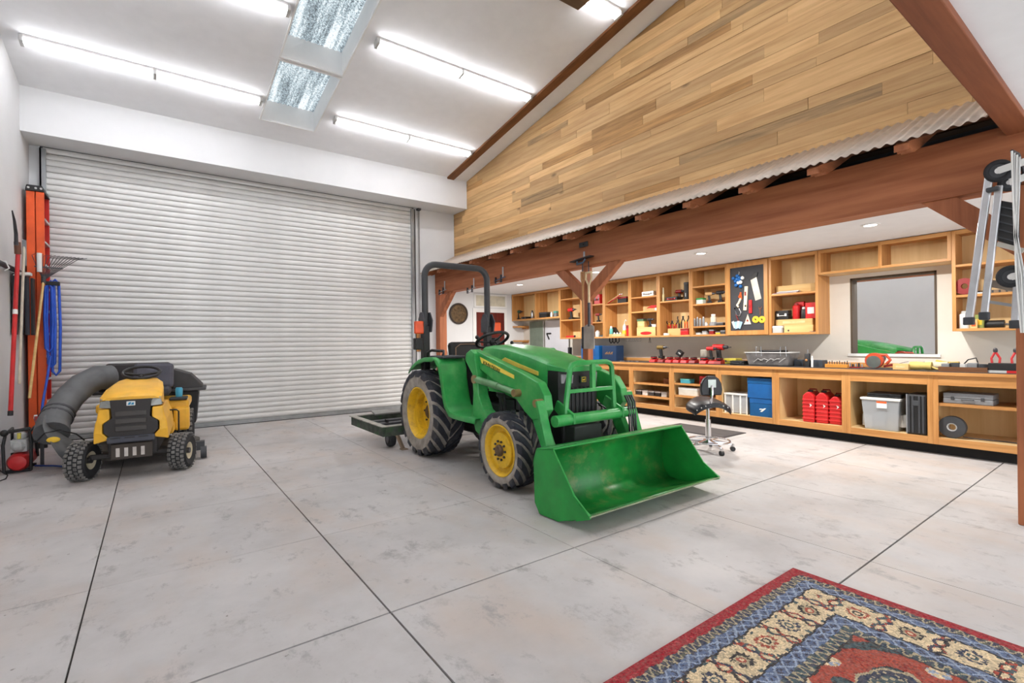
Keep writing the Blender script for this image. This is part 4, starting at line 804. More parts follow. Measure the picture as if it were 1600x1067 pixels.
# ---- things on the worktop
XI=7.12
def zb(px,py,X): return atX(px,py,X).z
t=ibox('parts_chest','blue chest box half hidden behind the tractor hood',921,7.2,ZT,.50,.2,zb(921,540,7.2)-ZT,M_blue,lid=False,m2=mat((30,80,140),.5,key='bb2'))
t=ibox('parts_chest','dark navy box with tan lettering beside the blue chest',951,7.19,ZT,.36,.22,zb(951,540,7.19)-ZT,mat((26,52,86),.5,key='navy'),lid=False); lp(t,'lettering',mat((176,130,70),.6,key='tanl'),lambda q:[q.bar((-.10+.022*i,-.003,.12+.012*(i%2)),(-.085+.022*i,-.003,.155+.012*(i%3)),.008,.002,(0,1,0)) for i in range(9)])
t=item('wrench_set','row of chrome wrenches lying along the bench edge','wrench set',982,7.08,ZT)
for i in range(7): lp(t,'wrench',M_chrome,lambda q:(q.obox((-.22+.065*i,.05,.007),(.055,.03+.01*(i%2),.012),rz=.2*(i%3-1))))
ch=[(1017,'with black battery, at the end of the charger row',M_red),(1030,'under the yellow and black drill',M_dred),(1042,'beside the tall drill',M_red),(1054,'under the tilted black battery',M_red),(1066,'next to the tilted battery',M_red),(1079,'in the middle of the red charger row',M_dred),(1096,'under the grey work lamp',M_red),(1110,'under the red impact drivers',M_red),(1119,'beside the yellow case',M_dred)]
for i,(p_,l,m_) in enumerate(ch): icharger('battery_charger','red battery charger '+l,p_,7.13+.03*(i%2),ZT,m_,bat=i not in (1,7))
idrill('cordless_drill','tall black and tan cordless drill standing on a charger',1030,7.18,ZT+.066,mat((120,96,40),.5,key='dtan'),s=1.05)
t=item('battery_pack','black square battery pack tilted on the chargers','battery',1059,7.20,ZT+.10); lp(t,'pack',M_black,lambda q:q.obox((0,.05,.06),(.10,.08,.09),ry=.6),bevel=.008); lp(t,'contact',M_lgrey,lambda q:q.obox((.02,.008,.06),(.05,.004,.02),ry=.6))
t=item('work_lamp','grey round work lamp standing behind the chargers','work lamp',1097,7.34,ZT); lp(t,'stand',M_dkgrey,lambda q:q.box((-.05,.0,0),(.05,.09,.10)),bevel=.006); lp(t,'head',mat((176,170,158),.5,key='lampg'),lambda q:q.lathe([(.05,.101),(.06,.12),(.06,.21),(.045,.225)],(0,.045,0),'z',18),smooth=40)
for i,p_ in enumerate((1108,1120)): idrill('impact_driver',('red impact driver standing beside the grey work lamp','red impact driver standing beside the yellow case')[i],p_,7.17+.1*i,ZT+(.066 if i==0 else 0),M_red,s=.95 if i==0 else 1.2)
icase('yellow_case','yellow and black flat case beside the impact drivers',1139,7.32,ZT,.2,.2,.085,mat((200,186,70),.5,key='yc'),M_black)
icase('flat_case','long flat black case next to the grey wire bin',1150,7.1,ZT,.22,.2,.06,M_black,M_dkgrey)
# wire bin with handles
yA,yB=yat(1161,7.1),yat(1231,7.1); W=abs(yA-yB)
t=item('storage_bin','smoky clear storage bin with wire handles and black lid','storage bin',1197,7.1,ZT); hh=zb(1197,551,7.1)-ZT; M_smk=mat((104,102,102),.3,var=.2,scale=9,key='smoke')
lp(t,'bin',M_smk,lambda q:q.hexa([(-W*.44,.03,.002),(W*.44,.03,.002),(W*.44,.27,.002),(-W*.44,.27,.002),(-W/2,0,hh),(W/2,0,hh),(W/2,.3,hh),(-W/2,.3,hh)]),bevel=.012)
lp(t,'rim',M_lgrey,lambda q:q.tube([(-W/2,0,hh),(W/2,0,hh),(W/2,.3,hh),(-W/2,.3,hh)],.008,6,True)); lp(t,'lid',M_black,lambda q:q.box((-W*.18,.02,hh),(W*.28,.26,hh+.035)),bevel=.008)
for c in (-W*.18,W*.36): lp(t,'wire_handle',M_steel,lambda q:q.tube([(c-.04,.01,hh-.05),(c-.035,-.004,hh+.085),(c+.035,-.004,hh+.085),(c+.04,.01,hh-.05)],.006,6),smooth=60)
for i in range(5): lp(t,'crease',M_lgrey,lambda q:q.tube([(-W*.3+.09*i,.008,.05+.02*(i%2)),(-W*.2+.09*i,.004,.10),(-W*.1+.08*i,.008,.07+.01*i)],.004,5))
ibox('dark_tray','dark blue grey tray beside the small black motor',1247,7.26,ZT,.12,.16,.09,mat((58,64,74),.5,key='dtr'),lid=False,m2=M_dkgrey); ibox('dark_tray','dark blue grey tray beside the white marker',1274,7.16,ZT,.16,.16,.09,mat((58,64,74),.5,key='dtr'),lid=False,m2=M_dkgrey)
t=item('pump_motor','small black motor with thin rod on top','motor',1259,7.12,ZT); lp(t,'body',M_black,lambda q:q.lathe([(.035,0),(.035,.17),(.028,.18)],(0,.04,0),'z',14),smooth=40); lp(t,'rod',M_steel,lambda q:q.cyl((0,.04,.18),(0,.04,.235),.006)); lp(t,'knob',mat((170,120,70),.6,key='knb'),lambda q:q.sphere((.0,.0,.09),.018,8,6))
ican('white_marker','thin white marker standing upright on the bench',1267.5,7.1,ZT,.013,.15,M_white,M_white)
t=item('bit_rack','orange wooden rack of upright drill bits','bit rack',1305,7.13,ZT); lp(t,'block',mat((208,140,56),.5,key='orb'),lambda q:q.box((-.13,0,0),(.13,.08,.045)),bevel=.004)
for i in range(9): lp(t,'bit',M_dsteel,lambda q:q.cyl((-.115+.029*i,.04,.045),(-.115+.029*i,.04,.075+.008*(i%3)),.005,n=6))
t=item('socket_row','row of small steel sockets standing on a red rail','sockets',1331,7.2,ZT); lp(t,'rail',M_dred,lambda q:q.box((-.12,0,0),(.12,.04,.015)))
for i in range(7): lp(t,'socket',M_dsteel if i%2 else M_chrome,lambda q:q.cyl((-.10+.033*i,.02,.015),(-.10+.033*i,.02,.05+.006*(i%3)),.012,n=8))
t=item('circular_saw','orange and grey circular saw on the bench below the mirror','circular saw',1366,7.13,ZT); M_saw=mat((196,74,42),.45,key='saw'); lp(t,'blade_guard',M_saw,lambda q:q.lathe([(.02,0),(.095,0),(.095,.06),(.02,.06)],(-.02,.03,.10),'y',26,closed=True),smooth=40); lp(t,'blade',M_steel,lambda q:q.lathe([(.001,.0),(.075,.0),(.075,.004)],(-.02,.02,.085),'y',24)); lp(t,'shoe',M_dsteel,lambda q:q.box((-.17,.0,0),(.15,.12,.008))); lp(t,'motor',M_dkgrey,lambda q:q.cyl((.0,.09,.12),(.0,.22,.12),.05),smooth=40); lp(t,'handle',M_saw,lambda q:q.tube([(.02,.06,.17),(.10,.06,.17),(.14,.06,.11),(.10,.06,.06)],.017,8),smooth=50)
ibox('wood_block','light wooden block beside the circular saw',1406,7.08,ZT,.15,.09,.07,M_pine,lid=False,m2=M_ply)
for i,(p_,m_) in enumerate(((1394,M_dred),(1419,M_red))):
    t=item('chisel',('dark red handled chisel lying by the circular saw','red handled chisel lying behind the wood block')[i],'chisel',p_,7.38-.0*i,ZT); lp(t,'handle',m_,lambda q:q.bar((-.10,.02,.02),(.02,.06,.05),.03,.025)); lp(t,'blade',M_steel,lambda q:q.bar((.02,.06,.05),(.13,.1,.085),.02,.006))
for i,(p_,l,m_) in enumerate(((1436,'pale yellow rag heap beside the wood block',mat((216,190,110),.7,key='rag1')),(1461,'cream paper roll behind the rag',mat((222,208,180),.7,key='rag2')),(1478,'yellow strap coil beside the brown tray',mat((214,180,80),.7,key='rag3')))):
    t=item(('rag','paper_roll','strap_coil')[i],l,('rag','paper roll','strap')[i],p_,(7.13,7.28,7.40)[i],ZT); lp(t,'body',m_,lambda q:q.lathe([(.045+.01*i,-.10),(.05,-.04),(.042,.03),(.048,.10)],(0,.05,.05),'x',14),smooth=50); lp(t,'loose_end',m_,lambda q:q.tube([(.08,.05,.05),(.14,.03,.02),(.2,.02,.012)],.012,6),smooth=60)
t=item('parts_tray','brown wooden tray of coiled wire and grey parts','tray',1502,7.06,ZT); lp(t,'tray',wood((120,80,52),(92,58,36),'x',.6,.1,18),lambda q:(q.box((-.2,0,0),(.2,.20,.012)),q.box((-.2,0,.012),(.2,.012,.05)),q.box((-.2,.188,.012),(.2,.2,.05)),q.box((-.2,.012,.012),(-.188,.188,.05)),q.box((.188,.012,.012),(.2,.188,.05))))
for i in range(5): lp(t,'part',(M_grey,M_dkgrey,M_lgrey)[i%3],lambda q:q.obox((-.15+.075*i,.09,.055),(.07,.08,.06+.02*(i%2)),rz=.5*i),bevel=.006)
lp(t,'wire',M_black,lambda q:q.tube([(.0,.08,.08),(.04,.06,.13),(.10,.08,.15),(.11,.1,.10)],.006,6))
t=item('plier_rack','black rack holding red handled pliers by the timber post','plier rack',1572,7.08,ZT); lp(t,'rack',M_black,lambda q:q.box((-.14,0,0),(.14,.1,.10)),bevel=.005); lp(t,'strip',M_lgrey,lambda q:q.box((-.14,-.003,.0),(.0,0,.025))); lp(t,'strip',M_red,lambda q:q.box((.0,-.003,.0),(.14,0,.025)))
for c in (-.09,.06,.12): lp(t,'pliers',M_red,lambda q:(q.tube([(c-.025,.05,.09),(c-.03,.05,.15),(c-.005,.05,.21)],.011,6),q.tube([(c+.03,.05,.09),(c+.035,.05,.15),(c+.005,.05,.21)],.011,6))); lp(t,'plier_head',M_dsteel,lambda q:q.sphere((c,.05,.23),(.02,.01,.03),8,6))
# ---- under-cabinet hangers, boards, corner shelves
t=thing('hanging_headset','black headset and clamps hanging under the wall cabinet','headset',(XC+.1,yat(961,XC+.1),ZB-.001),MR)
for c in (-.11,-.03,.06): lp(t,'loop',M_black,lambda q:q.tube([(c-.035,0,0),(c-.04,0,-.06),(c,0,-.10),(c+.04,0,-.06),(c+.035,0,0)],.011,6),smooth=60)
t=thing('key_rail','steel rail of small hanging rings under the wall cabinet','hook rail',(XC+.1,yat(989,XC+.1),ZB-.001),MR); lp(t,'rail',M_steel,lambda q:q.box((-.2,0,-.012),(.2,.01,0)))
for i in range(7): lp(t,'ring',M_steel,lambda q:q.torus((-.17+.055*i,.005,-.04),(0,1,.2),.026,.004,14,5))
t=thing('tongs','thin dark tongs hanging under the wall cabinet','tongs',(XC+.1,yat(1015,XC+.1),ZB-.001),MR); lp(t,'arm',M_dsteel,lambda q:q.bar((0,0,0),(-.02,0,-.10),.006,.008)); lp(t,'arm',M_dsteel,lambda q:q.bar((0,0,0),(.02,0,-.10),.006,.008))
mb=MB(); ya,yb=yat(828,7.55),yat(849,7.55); zt=Z(838,500)-.01
t=thing('leaning_board','tall sage green board leaning on the workshop wall','board',(7.55,(ya+yb)/2,ZT)); part(t,'panel',mat((118,130,118),.7,key='sage'),lambda m:m.box((7.54,yb,ZT),(7.56,ya,zt))); part(t,'edge_strip',M_lgrey,lambda m:m.box((7.535,yb-.012,ZT),(7.562,yb,zt)))
ya,yb=yat(852,7.57),yat(889,7.57)
t=thing('whiteboard','white panel board behind the bench under the corner cabinet','board',(7.57,(ya+yb)/2,ZT+.06)); part(t,'panel',mat((214,216,224),.4,var=.01,key='wbd'),lambda m:m.box((7.560,yb,ZT+.06),(7.575,ya,zt))); part(t,'edge_strip',M_lgrey,lambda m:m.box((7.556,yb,ZT+.06),(7.58,yb+.012,zt)))
p=atX(857,525,7.56); t=thing('bench_clamp','black folding clamp fixed on the white panel board','clamp',(7.56,p.y,p.z),MR); lp(t,'arm',M_black,lambda q:q.bar((-.06,0,.06),(.10,0,.06),.03,.03)); lp(t,'arm',M_black,lambda q:q.bar((-.05,0,.05),(.03,0,-.08),.03,.03))
t=thing('long_rail_tool','long brown bar clamp lying behind the tractor hood','bar clamp',(7.3,yat(870,7.3),ZT),MR); lp(t,'bar',M_pine,lambda q:q.box((-.42,0,.10),(.38,.05,.13))); lp(t,'jaw',M_black,lambda q:q.box((.36,-.01,0),(.42,.06,.26))); lp(t,'jaw',M_black,lambda q:q.box((-.42,-.01,0),(-.35,.06,.17)))
for k_,(py) in enumerate((512,534)):
    z0=atX(815,py,7.45).z; t=thing('corner_shelf',('upper small wooden corner shelf on the far white wall','lower small wooden corner shelf on the far white wall')[k_],'shelf',(7.45,9.6,z0)); part(t,'board',M_cab,lambda m:m.box((7.25,9.62,z0),(7.595,9.845,z0+.04)),bevel=.003); part(t,'cleat',M_cab,lambda m:m.box((7.55,9.64,z0-.03),(7.595,9.84,z0)))
# ---- things in the base cabinets
ZF=.196
for i in range(5): ibox('small_bin',('dark','white','dark grey','black','pale grey')[i]+' small parts bin on the lower shelf behind the tractor loader','bin',996+10*i,7.06,.336,.11,.16,.085,(M_dkgrey,M_white,M_dkgrey,M_black,M_lgrey)[i],M_lgrey if i!=1 else M_white)
ibox('leather_pouch','brown leather pouch on the upper shelf behind the tractor loader','pouch',1040,7.1,.562,.12,.14,.09,mat((120,72,40),.7,key='lth'),lid=False)
ibox('teal_box','teal box on the upper shelf behind the stool',1069,7.02,.601,.17,.14,.07,mat((70,160,180),.5,key='tl'),M_teal); icase('red_toolbox','red toolbox on the upper shelf behind the stool',1102,7.06,.601,.24,.2,.13,M_red,M_dred); ibox('white_carton','white carton on the lower shelf behind the stool',1073,7.02,.401,.34,.2,.13,mat((214,208,194),.6,key='ctn'),M_white)
t=item('crate','white slatted plastic crate with grey contents','crate',1148,7.06,ZF); cw=.36; ch_=.30; lp(t,'liner',mat((170,172,174),.6,key='lin'),lambda q:q.box((-cw/2+.012,.012,.008),(cw/2-.012,.30,ch_-.02)))
for c in (-cw/2,-cw/6,cw/6,cw/2-.02): lp(t,'slat',M_white,lambda q:q.box((c,0,0),(c+.02,.011,ch_)))
lp(t,'rim',M_white,lambda q:q.box((-cw/2-.006,-.006,ch_-.024),(cw/2+.006,.31,ch_)),bevel=.003)
b=ibox('tote','blue lidded tote with white logo on the cabinet floor',1188,7.02,ZF,.34,.34,.26,mat((10,84,140),.45,key='tote'),M_blue); lp(b,'logo',M_white,lambda q:(q.prism([(-.03,.10),(.02,.10),(.03,.115),(-.02,.115)],'y',-.004,0),q.prism([(-.02,.07),(.01,.07),(.07,.125),(.04,.125)],'y',-.004,0)))
ibox('tote','plain blue tote stacked on the logo tote',1187,7.01,ZF+.262,.38,.34,.29,M_blue,mat((10,84,140),.45,key='tote'))
for i,p_ in enumerate((1261,1282,1303)):
    t=item('fuel_canister',('red ribbed fuel canister nearest the blue totes','red ribbed fuel canister between two others','shorter red ribbed fuel canister beside the clear tote')[i],'canister',p_,7.02+.02*i,ZF); hq=.40-.04*(i==2); wq=.142
    prof=[(-wq/2,0),(wq/2,0),(wq/2,hq-.05),(wq/2-.05,hq),(-wq/2+.05,hq),(-wq/2,hq-.05)]
    lp(t,'body',M_red,lambda q:q.prism(prof,'y',0,.26),bevel=.014)
    for k_ in range(6): lp(t,'rib',mat((214,44,46),.4,key='rib2'),lambda q:q.box((-wq/2-.002,-.006,.04+.05*k_),(wq/2+.002,.265,.058+.05*k_)),bevel=.004)
    lp(t,'cap',M_black,lambda q:q.cyl((0,.08,hq),(0,.08,hq+.022),.032),smooth=40); lp(t,'handle',M_dred,lambda q:q.tube([(-.05,.16,hq-.01),(-.04,.16,hq+.03),(.04,.16,hq+.03),(.05,.16,hq-.01)],.010,6)); lp(t,'logo',M_white,lambda q:q.prism([(.02,.20),(.05,.23),(.02,.25),(.03,.225)],'y',-.008,-.005))
t=item('clear_tote','clear plastic tote with pale lid and paper tag','tote',1373,7.0,ZF); w1=abs(yat(1343,7.0)-yat(1411,7.0))-.05; w0,hq=w1*.87,.36
lp(t,'tub',clear((205,210,214),.55),lambda q:q.loft([[Vector((-w0/2,.03,.002)),Vector((w0/2,.03,.002)),Vector((w0/2,.37,.002)),Vector((-w0/2,.37,.002))],[Vector((-w1/2,0,hq)),Vector((w1/2,0,hq)),Vector((w1/2,.4,hq)),Vector((-w1/2,.4,hq))]],cap=True),bevel=.012)
lp(t,'lid',mat((226,226,222),.4,key='tlid'),lambda q:q.box((-w1/2-.01,-.012,hq),(w1/2+.01,.412,hq+.028)),bevel=.008); lp(t,'paper_tag',M_white,lambda q:q.box((-.03,-.008,.27),(.07,.004,.352))); lp(t,'tag_stripe',M_orange,lambda q:q.box((-.03,-.010,.33),(.07,-.008,.352)))
for i in range(4): lp(t,'content',(M_lgrey,M_grey,mat((150,140,120),.6,key='ct'),M_white)[i],lambda q:q.obox((-.16+.1*i,.2,.10+.02*(i%2)),(.10,.2,.14),rz=.3*i))
icase('flat_black_case','flat black case lying on the clear tote lid',1379,7.08,ZF+.389,.34,.3,.05,M_dkgrey,M_black)
t=item('rolling_case','tall black ribbed hard case beside the clear tote','hard case',1429.5,7.0,ZF); hq=.46; lp(t,'shell',M_black,lambda q:q.box((-.095,0,0),(.095,.36,hq)),bevel=.02)
for c in (-.065,-.03,.03,.065): lp(t,'rib',M_dkgrey,lambda q:q.box((c-.009,-.01,.02),(c+.009,.0,hq-.02)),bevel=.003)
lp(t,'latch',M_dkgrey,lambda q:q.box((-.03,-.014,.33),(.03,0,.39)),bevel=.004); lp(t,'carry_strap',M_grey,lambda q:q.box((-.088,-.013,.01),(-.076,-.01,hq)))
icase('grey_case','grey steel case on the shelf beside the timber post',1510,7.03,.579,.40,.28,.115,M_grey,M_dkgrey)
t=item('cable_reel','dark grey cable reel with a wire trailing along the shelf','cable reel',1485,7.04,ZF); lp(t,'reel',M_dkgrey,lambda q:q.lathe([(.045,0),(.115,0),(.12,.01),(.12,.06),(.115,.07),(.045,.07)],(0,.0,.121),'y',28,closed=True),smooth=40); lp(t,'core',M_lgrey,lambda q:q.lathe([(.035,.005),(.045,.005),(.045,.065),(.035,.065)],(0,0,.121),'y',20,closed=True)); lp(t,'wire',M_dkgrey,lambda q:q.tube([(.08,.05,.02),(.2,.08,.01),(.4,.12,.008),(.56,.1,.008)],.006,6))
# ---- anti-fatigue mat
t=thing('floor_mat','dark rubber floor mat in front of the base cabinets','mat',(6.37,4.1,0)); part(t,'pad',mat((78,74,74),.8,key='matp',bump=.1),lambda m:m.box((6.10,3.60,0),(6.62,4.60,.012)),bevel=.004); part(t,'border',mat((62,58,58),.8,key='matb'),lambda m:(m.box((6.07,3.57,0),(6.10,4.63,.008)),m.box((6.62,3.57,0),(6.65,4.63,.008)),m.box((6.10,3.57,0),(6.62,3.60,.008)),m.box((6.10,4.60,0),(6.62,4.63,.008))))
# ---- saddle stool
L=atZ(1107,704); L.z=0; ps=(L.dot(FW))/F
zs=lambda py:(704-py)*ps
t=thing('saddle_stool','black saddle stool on a chrome five-star base with casters','stool',(L.x,L.y,0),0)
def leg(a):
    d=Vector((math.cos(a),math.sin(a),0)); lg=lp(t,'leg',M_chrome,lambda q:q.loft([[Vector((0,0,.12))+d*.03+Vector((-d.y,d.x,0))*w_+Vector((0,0,h_)) for w_,h_ in ((-.025,-.03),(.025,-.03),(.02,.02),(-.02,.02))],[Vector((0,0,.085))+d*.26+Vector((-d.y,d.x,0))*w_+Vector((0,0,h_)) for w_,h_ in ((-.014,-.012),(.014,-.012),(.012,.010),(-.012,.010))]]),bevel=.004)
    c=d*.27; ca=lp(lg,'caster',M_black,lambda q:q.cyl(c+Vector((-d.y,d.x,0))*.018+Vector((0,0,.028)),c-Vector((-d.y,d.x,0))*.018+Vector((0,0,.028)),.028),smooth=40); lp(lg,'caster_fork',M_chrome,lambda q:q.box((c.x-.014,c.y-.014,.05),(c.x+.014,c.y+.014,.085)))
for k_ in range(5): leg(-2.05+k_*2*PI/5)
lp(t,'column',M_chrome,lambda q:(q.cyl((0,0,.10),(0,0,zs(655)),.032),q.cyl((0,0,zs(655)),(0,0,zs(636)),.022)),smooth=40)
zr=zs(688); lp(t,'foot_ring',M_chrome,lambda q:q.torus((0,0,zr),(0,0,1),.235,.011,40,8),smooth=60)
for k_ in range(3): lp(t,'ring_spoke',M_chrome,lambda q:q.cyl((0,0,zr),(.23*math.cos(k_*2.1),.23*math.sin(k_*2.1),zr),.008,n=8))
z0=zs(622)
def saddle(q):
    rows=[]; a=RT
    for i in range(9):
        u=-1+2*i/8
        row=[]
        for j in range(9):
            v=-1+2*j/8; wd=.235*(1-.12*v*v); dp=.20*(1-.25*u*u)
            drop=.095*abs(u)**2.2+.03*v*v-.035*max(0,v)
            row.append((u*wd,v*dp,z0-drop))
        rows.append(row)
    top=[[RT*p[0]+FW*p[1]+Vector((0,0,p[2])) for p in r] for r in rows]; bot=[[p-Vector((0,0,.055)) for p in r] for r in top]
    rg=[r+b[::-1] for r,b in zip(top,bot)]; q.loft(rg)
M_lea=mat((26,27,32),.35,key='lea'); se=lp(t,'seat',M_lea,saddle,smooth=60)
for i in range(9): lp(se,'stud',M_lgrey,lambda q:q.sphere(RT*(-.2+.05*i)-FW*.19+Vector((0,0,z0-.055-.06*abs(-1+i/4)**2)),.008,6,4))
lp(t,'seat_plate',M_dsteel,lambda q:q.cyl((0,0,zs(637)),(0,0,zs(630)),.05))
def back(q):
    c=RT*(-.03)+FW*(-.17); prof=[(-.115,-.105),(.115,-.105),(.125,-.04),(.115,.03),(.085,.085),(.04,.115),(-.04,.115),(-.085,.085),(-.115,.03),(-.125,-.04)]
    zc_=zs(601); q.loft([[c+RT*a+FW*d+Vector((0,0,zc_+b)) for a,b in prof] for d in (-.02,.03)])
bk_=lp(t,'backrest',M_lea,back,bevel=.012)
lp(bk_,'back_plate',mat((168,176,170),.3,.8,key='bplate'),lambda q:q.hexa([RT*(-.03+a)+FW*(-.19-b)+Vector((0,0,zs(597)+c)) for c in (-.045,.045) for a,b in ((-.045,.012),(.045,.012),(.045,.0),(-.045,.0))]))
lp(t,'back_bracket',M_chrome,lambda q:q.tube([RT*(-.03)-FW*.2+Vector((0,0,zs(600))),RT*(-.04)-FW*.225+Vector((0,0,zs(612))),RT*(-.05)-FW*.22+Vector((0,0,zs(622))),RT*(-.02)-FW*.12+Vector((0,0,zs(634))),Vector((0,0,zs(634)))],.016,6),smooth=50)
# ================================================================== LAWN TRACTOR (local: -y is its front)
M_my=mat((240,182,54),.4,var=.05,key='my'); M_myb=mat((44,40,40),.5,key='myb'); M_mtube=mat((98,100,102),.65,var=.1,key='mtube')
mw=thing('lawn_mower','yellow riding lawn mower with black grille and rear grass bagger','lawn mower',(-.165,6.36,0),-.09)
def Q(n,m,fn,**k): return lp(mw,n,m,fn,**k)
def mtire(r,w,rim,loc,rz,nm,hubm):
    m=MB(True); h=w/2
    pr=[(rim,-h+.02),(r*.8,-h),(r*.95,-h+.02),(r,-h*.5),(r,0)]; pr=pr+[(a,-b) for a,b in pr[:-1][::-1]]
    m.lathe(pr,(0,0,0),'x',32,closed=True); m.k=1
    for k in range(26):
        for j in range(4):
            a=2*PI*(k+.5*(j%2))/26; x=-h*.72+j*h*.48; c=Vector((x,math.cos(a)*r,math.sin(a)*r)); m.obox(c,(h*.36,r*.16,.012),rx=a-PI/2,rz=.5*(1 if j%2 else -1))
    t=m.build(nm,[M_rubber,mat((112,110,108),.8,var=.2,scale=20,key='mtread')],mw,smooth=40); t.location=loc; t.rotation_euler=(0,0,rz); FR[t.name]=Matrix()
    q=MB(True); q.lathe([(rim+.004,-h+.015),(rim-.015,-h+.03),(rim*.5,-h+.055),(.001,-h+.05)],(0,0,0),'x',24,cap=False); q.lathe([(rim+.004,h-.015),(rim-.015,h-.03),(rim*.5,h-.055),(.001,h-.05)],(0,0,0),'x',24,cap=False); q.build('rim',hubm,t,smooth=40)
    q=MB(True); q.cyl((-h+.01,0,0),(h-.01,0,0),.03,n=12); q.build('hub',M_dsteel,t)
M_hubm=mat((196,186,160),.5,key='hubm')
mtire(.188,.165,.085,(-.405,0,.188),-.28,'front_wheel',M_hubm); mtire(.188,.165,.085,(.405,0,.188),-.28,'front_wheel',M_hubm)
mtire(.25,.22,.11,(-.36,1.22,.25),0,'rear_wheel',M_hubm); mtire(.25,.22,.11,(.36,1.22,.25),0,'rear_wheel',M_hubm)
Q('chassis',M_myb,lambda q:(q.box((-.2,-.12,.22),(.2,1.5,.40)),q.bar((-.36,0,.21),(.36,0,.21),.05,.05)),bevel=.01)
def mh(q):
    rg=[]
    for y,w,t,b in ((-.205,.235,.815,.785),(-.16,.25,.845,.74),(.1,.245,.90,.70),(.4,.215,.945,.68),(.58,.175,.955,.66)):
        hp=[(w,b),(w*.985,t-.035),(w*.80,t-.006),(0,t)]
        rg.append([Vector((-a,y,z)) for a,z in hp]+[Vector((a,y,z)) for a,z in hp[:-1][::-1]])
    q.loft(rg)
Q('hood',M_my,mh,smooth=30)
for s_ in (-1,1):
    Q('cheek',M_my,lambda q:q.loft([[Vector((s_*a,y,z)) for a,y,z in ((.165,-.215,.40),(.30,-.17,.36),(.305,.45,.42),(.165,.45,.42))],[Vector((s_*a,y,z)) for a,y,z in ((.225,-.215,.47),(.295,-.19,.47),(.30,.48,.47),(.2,.48,.47))],[Vector((s_*a,y,z)) for a,y,z in ((.225,-.215,.555),(.285,-.19,.555),(.285,.5,.6),(.2,.5,.6))],[Vector((s_*a,y,z)) for a,y,z in ((.165,-.222,.60),(.27,-.195,.60),(.26,.5,.66),(.17,.5,.66))],[Vector((s_*a,y,z)) for a,y,z in ((.17,-.222,.70),(.255,-.195,.70),(.25,.52,.70),(.17,.52,.70))]]),bevel=.012)
    Q('headlight',mat((150,152,148),.15,.1,key='mhl'),lambda q:q.hexa([Vector((s_*a,y,z)) for a,y,z in ((.135,-.218,.705),(.25,-.195,.715),(.25,-.05,.715),(.135,-.1,.705),(.17,-.214,.78),(.238,-.195,.80),(.238,-.05,.81),(.17,-.1,.79))]),bevel=.006)
gq=Q('grille',M_myb,lambda q:q.prism([(-.165,.42),(.165,.42),(.215,.47),(.215,.56),(.15,.61),(.165,.785),(-.165,.785),(-.15,.61),(-.215,.56),(-.215,.47)],'y',-.222,-.1),bevel=.006)
for i in range(3): lp(gq,'grille_bar',mat((66,62,60),.45,key='gbar'),lambda q:q.box((-.125,-.236,.475+.075*i),(.125,-.222,.525+.075*i)),bevel=.012)
em=lp(gq,'badge',M_white,lambda q:q.box((-.035,-.232,.725),(.035,-.222,.768)),bevel=.012); lp(em,'emblem',mat((30,130,175),.4,key='emb'),lambda q:(q.prism([(-.026,.734),(-.004,.734),(.006,.76),(-.014,.76)],'y',-.235,-.231),q.prism([(.0,.734),(.024,.734),(.026,.756),(.010,.756)],'y',-.235,-.231)))
bm_=Q('bumper',mat((66,68,78),.5,key='bump'),lambda q:q.box((-.19,-.245,.365),(.19,-.10,.43)),bevel=.014)
for i in (-1,0,1): lp(bm_,'vent',M_black,lambda q:q.box((-.05+.11*i,-.248,.41),(.03+.11*i,-.244,.42)))
pq=Q('lower_plate',mat((70,62,56),.6,.2,key='lpl'),lambda q:q.box((-.165,-.20,.20),(.165,-.17,.35)),bevel=.006)
for i in range(4): lp(pq,'slot',mat((196,190,184),.6,key='slot'),lambda q:q.box((-.125+.066*i,-.204,.225),(-.095+.066*i,-.199,.31)))
Q('deck',mat((70,66,60),.6,.2,.2,key='deck'),lambda q:(q.lathe([(.30,.09),(.31,.20),(.25,.225),(.001,.225)],(-.22,.68,0),'z',24),q.lathe([(.30,.09),(.31,.20),(.25,.225),(.001,.225)],(.24,.68,0),'z',24)),smooth=40)
Q('deck_roller',M_dkgrey,lambda q:(q.cyl((.56,.42,.075),(.62,.42,.075),.07),q.box((.46,.40,.10),(.60,.50,.20))),smooth=40)
sw_=Q('steering_wheel',M_black,lambda q:q.torus((0,.60,1.015),(0,-.35,.94),.17,.016,30,8),smooth=60)
lp(sw_,'spokes',M_black,lambda q:(q.tube([(-.16,.61,1.01),(0,.6,.985),(.16,.61,1.01)],.014,6),q.tube([(0,.6,.985),(0,.46,.97)],.014,6),q.cyl((0,.60,.99),(0,.52,.80),.03)),smooth=50)
Q('dash',M_myb,lambda q:q.box((-.17,.5,.40),(.17,.62,.93)),bevel=.03)
Q('rear_fender',M_my,lambda q:(q.box((-.44,.78,.55),(.44,1.5,.66)),q.box((-.30,.5,.30),(.30,.9,.42)),q.box((.28,.74,.30),(.44,.95,.58))),bevel=.03)
cpn=Q('control_panel',M_myb,lambda q:q.box((.24,.76,.66),(.42,1.02,.69)),bevel=.01); lp(cpn,'cup',mat((70,160,190),.4,key='cup'),lambda q:q.lathe([(.035,.69),(.04,.78),(.03,.80)],(.33,.95,0),'z',14),smooth=40)
Q('pedal',M_black,lambda q:q.tube([(.26,.30,.60),(.34,.30,.60),(.36,.30,.58),(.36,.30,.36)],.009,6))
s0_=Q('seat',mat((62,62,70),.7,key='mseat'),lambda q:q.box((-.23,.95,.70),(.23,1.38,.80)),bevel=.04); lp(s0_,'seat_back',mat((84,84,94),.75,key='mseat2'),lambda q:q.obox((0.04,1.42,.93),(.42,.10,.32),rx=R(-10)),bevel=.04)
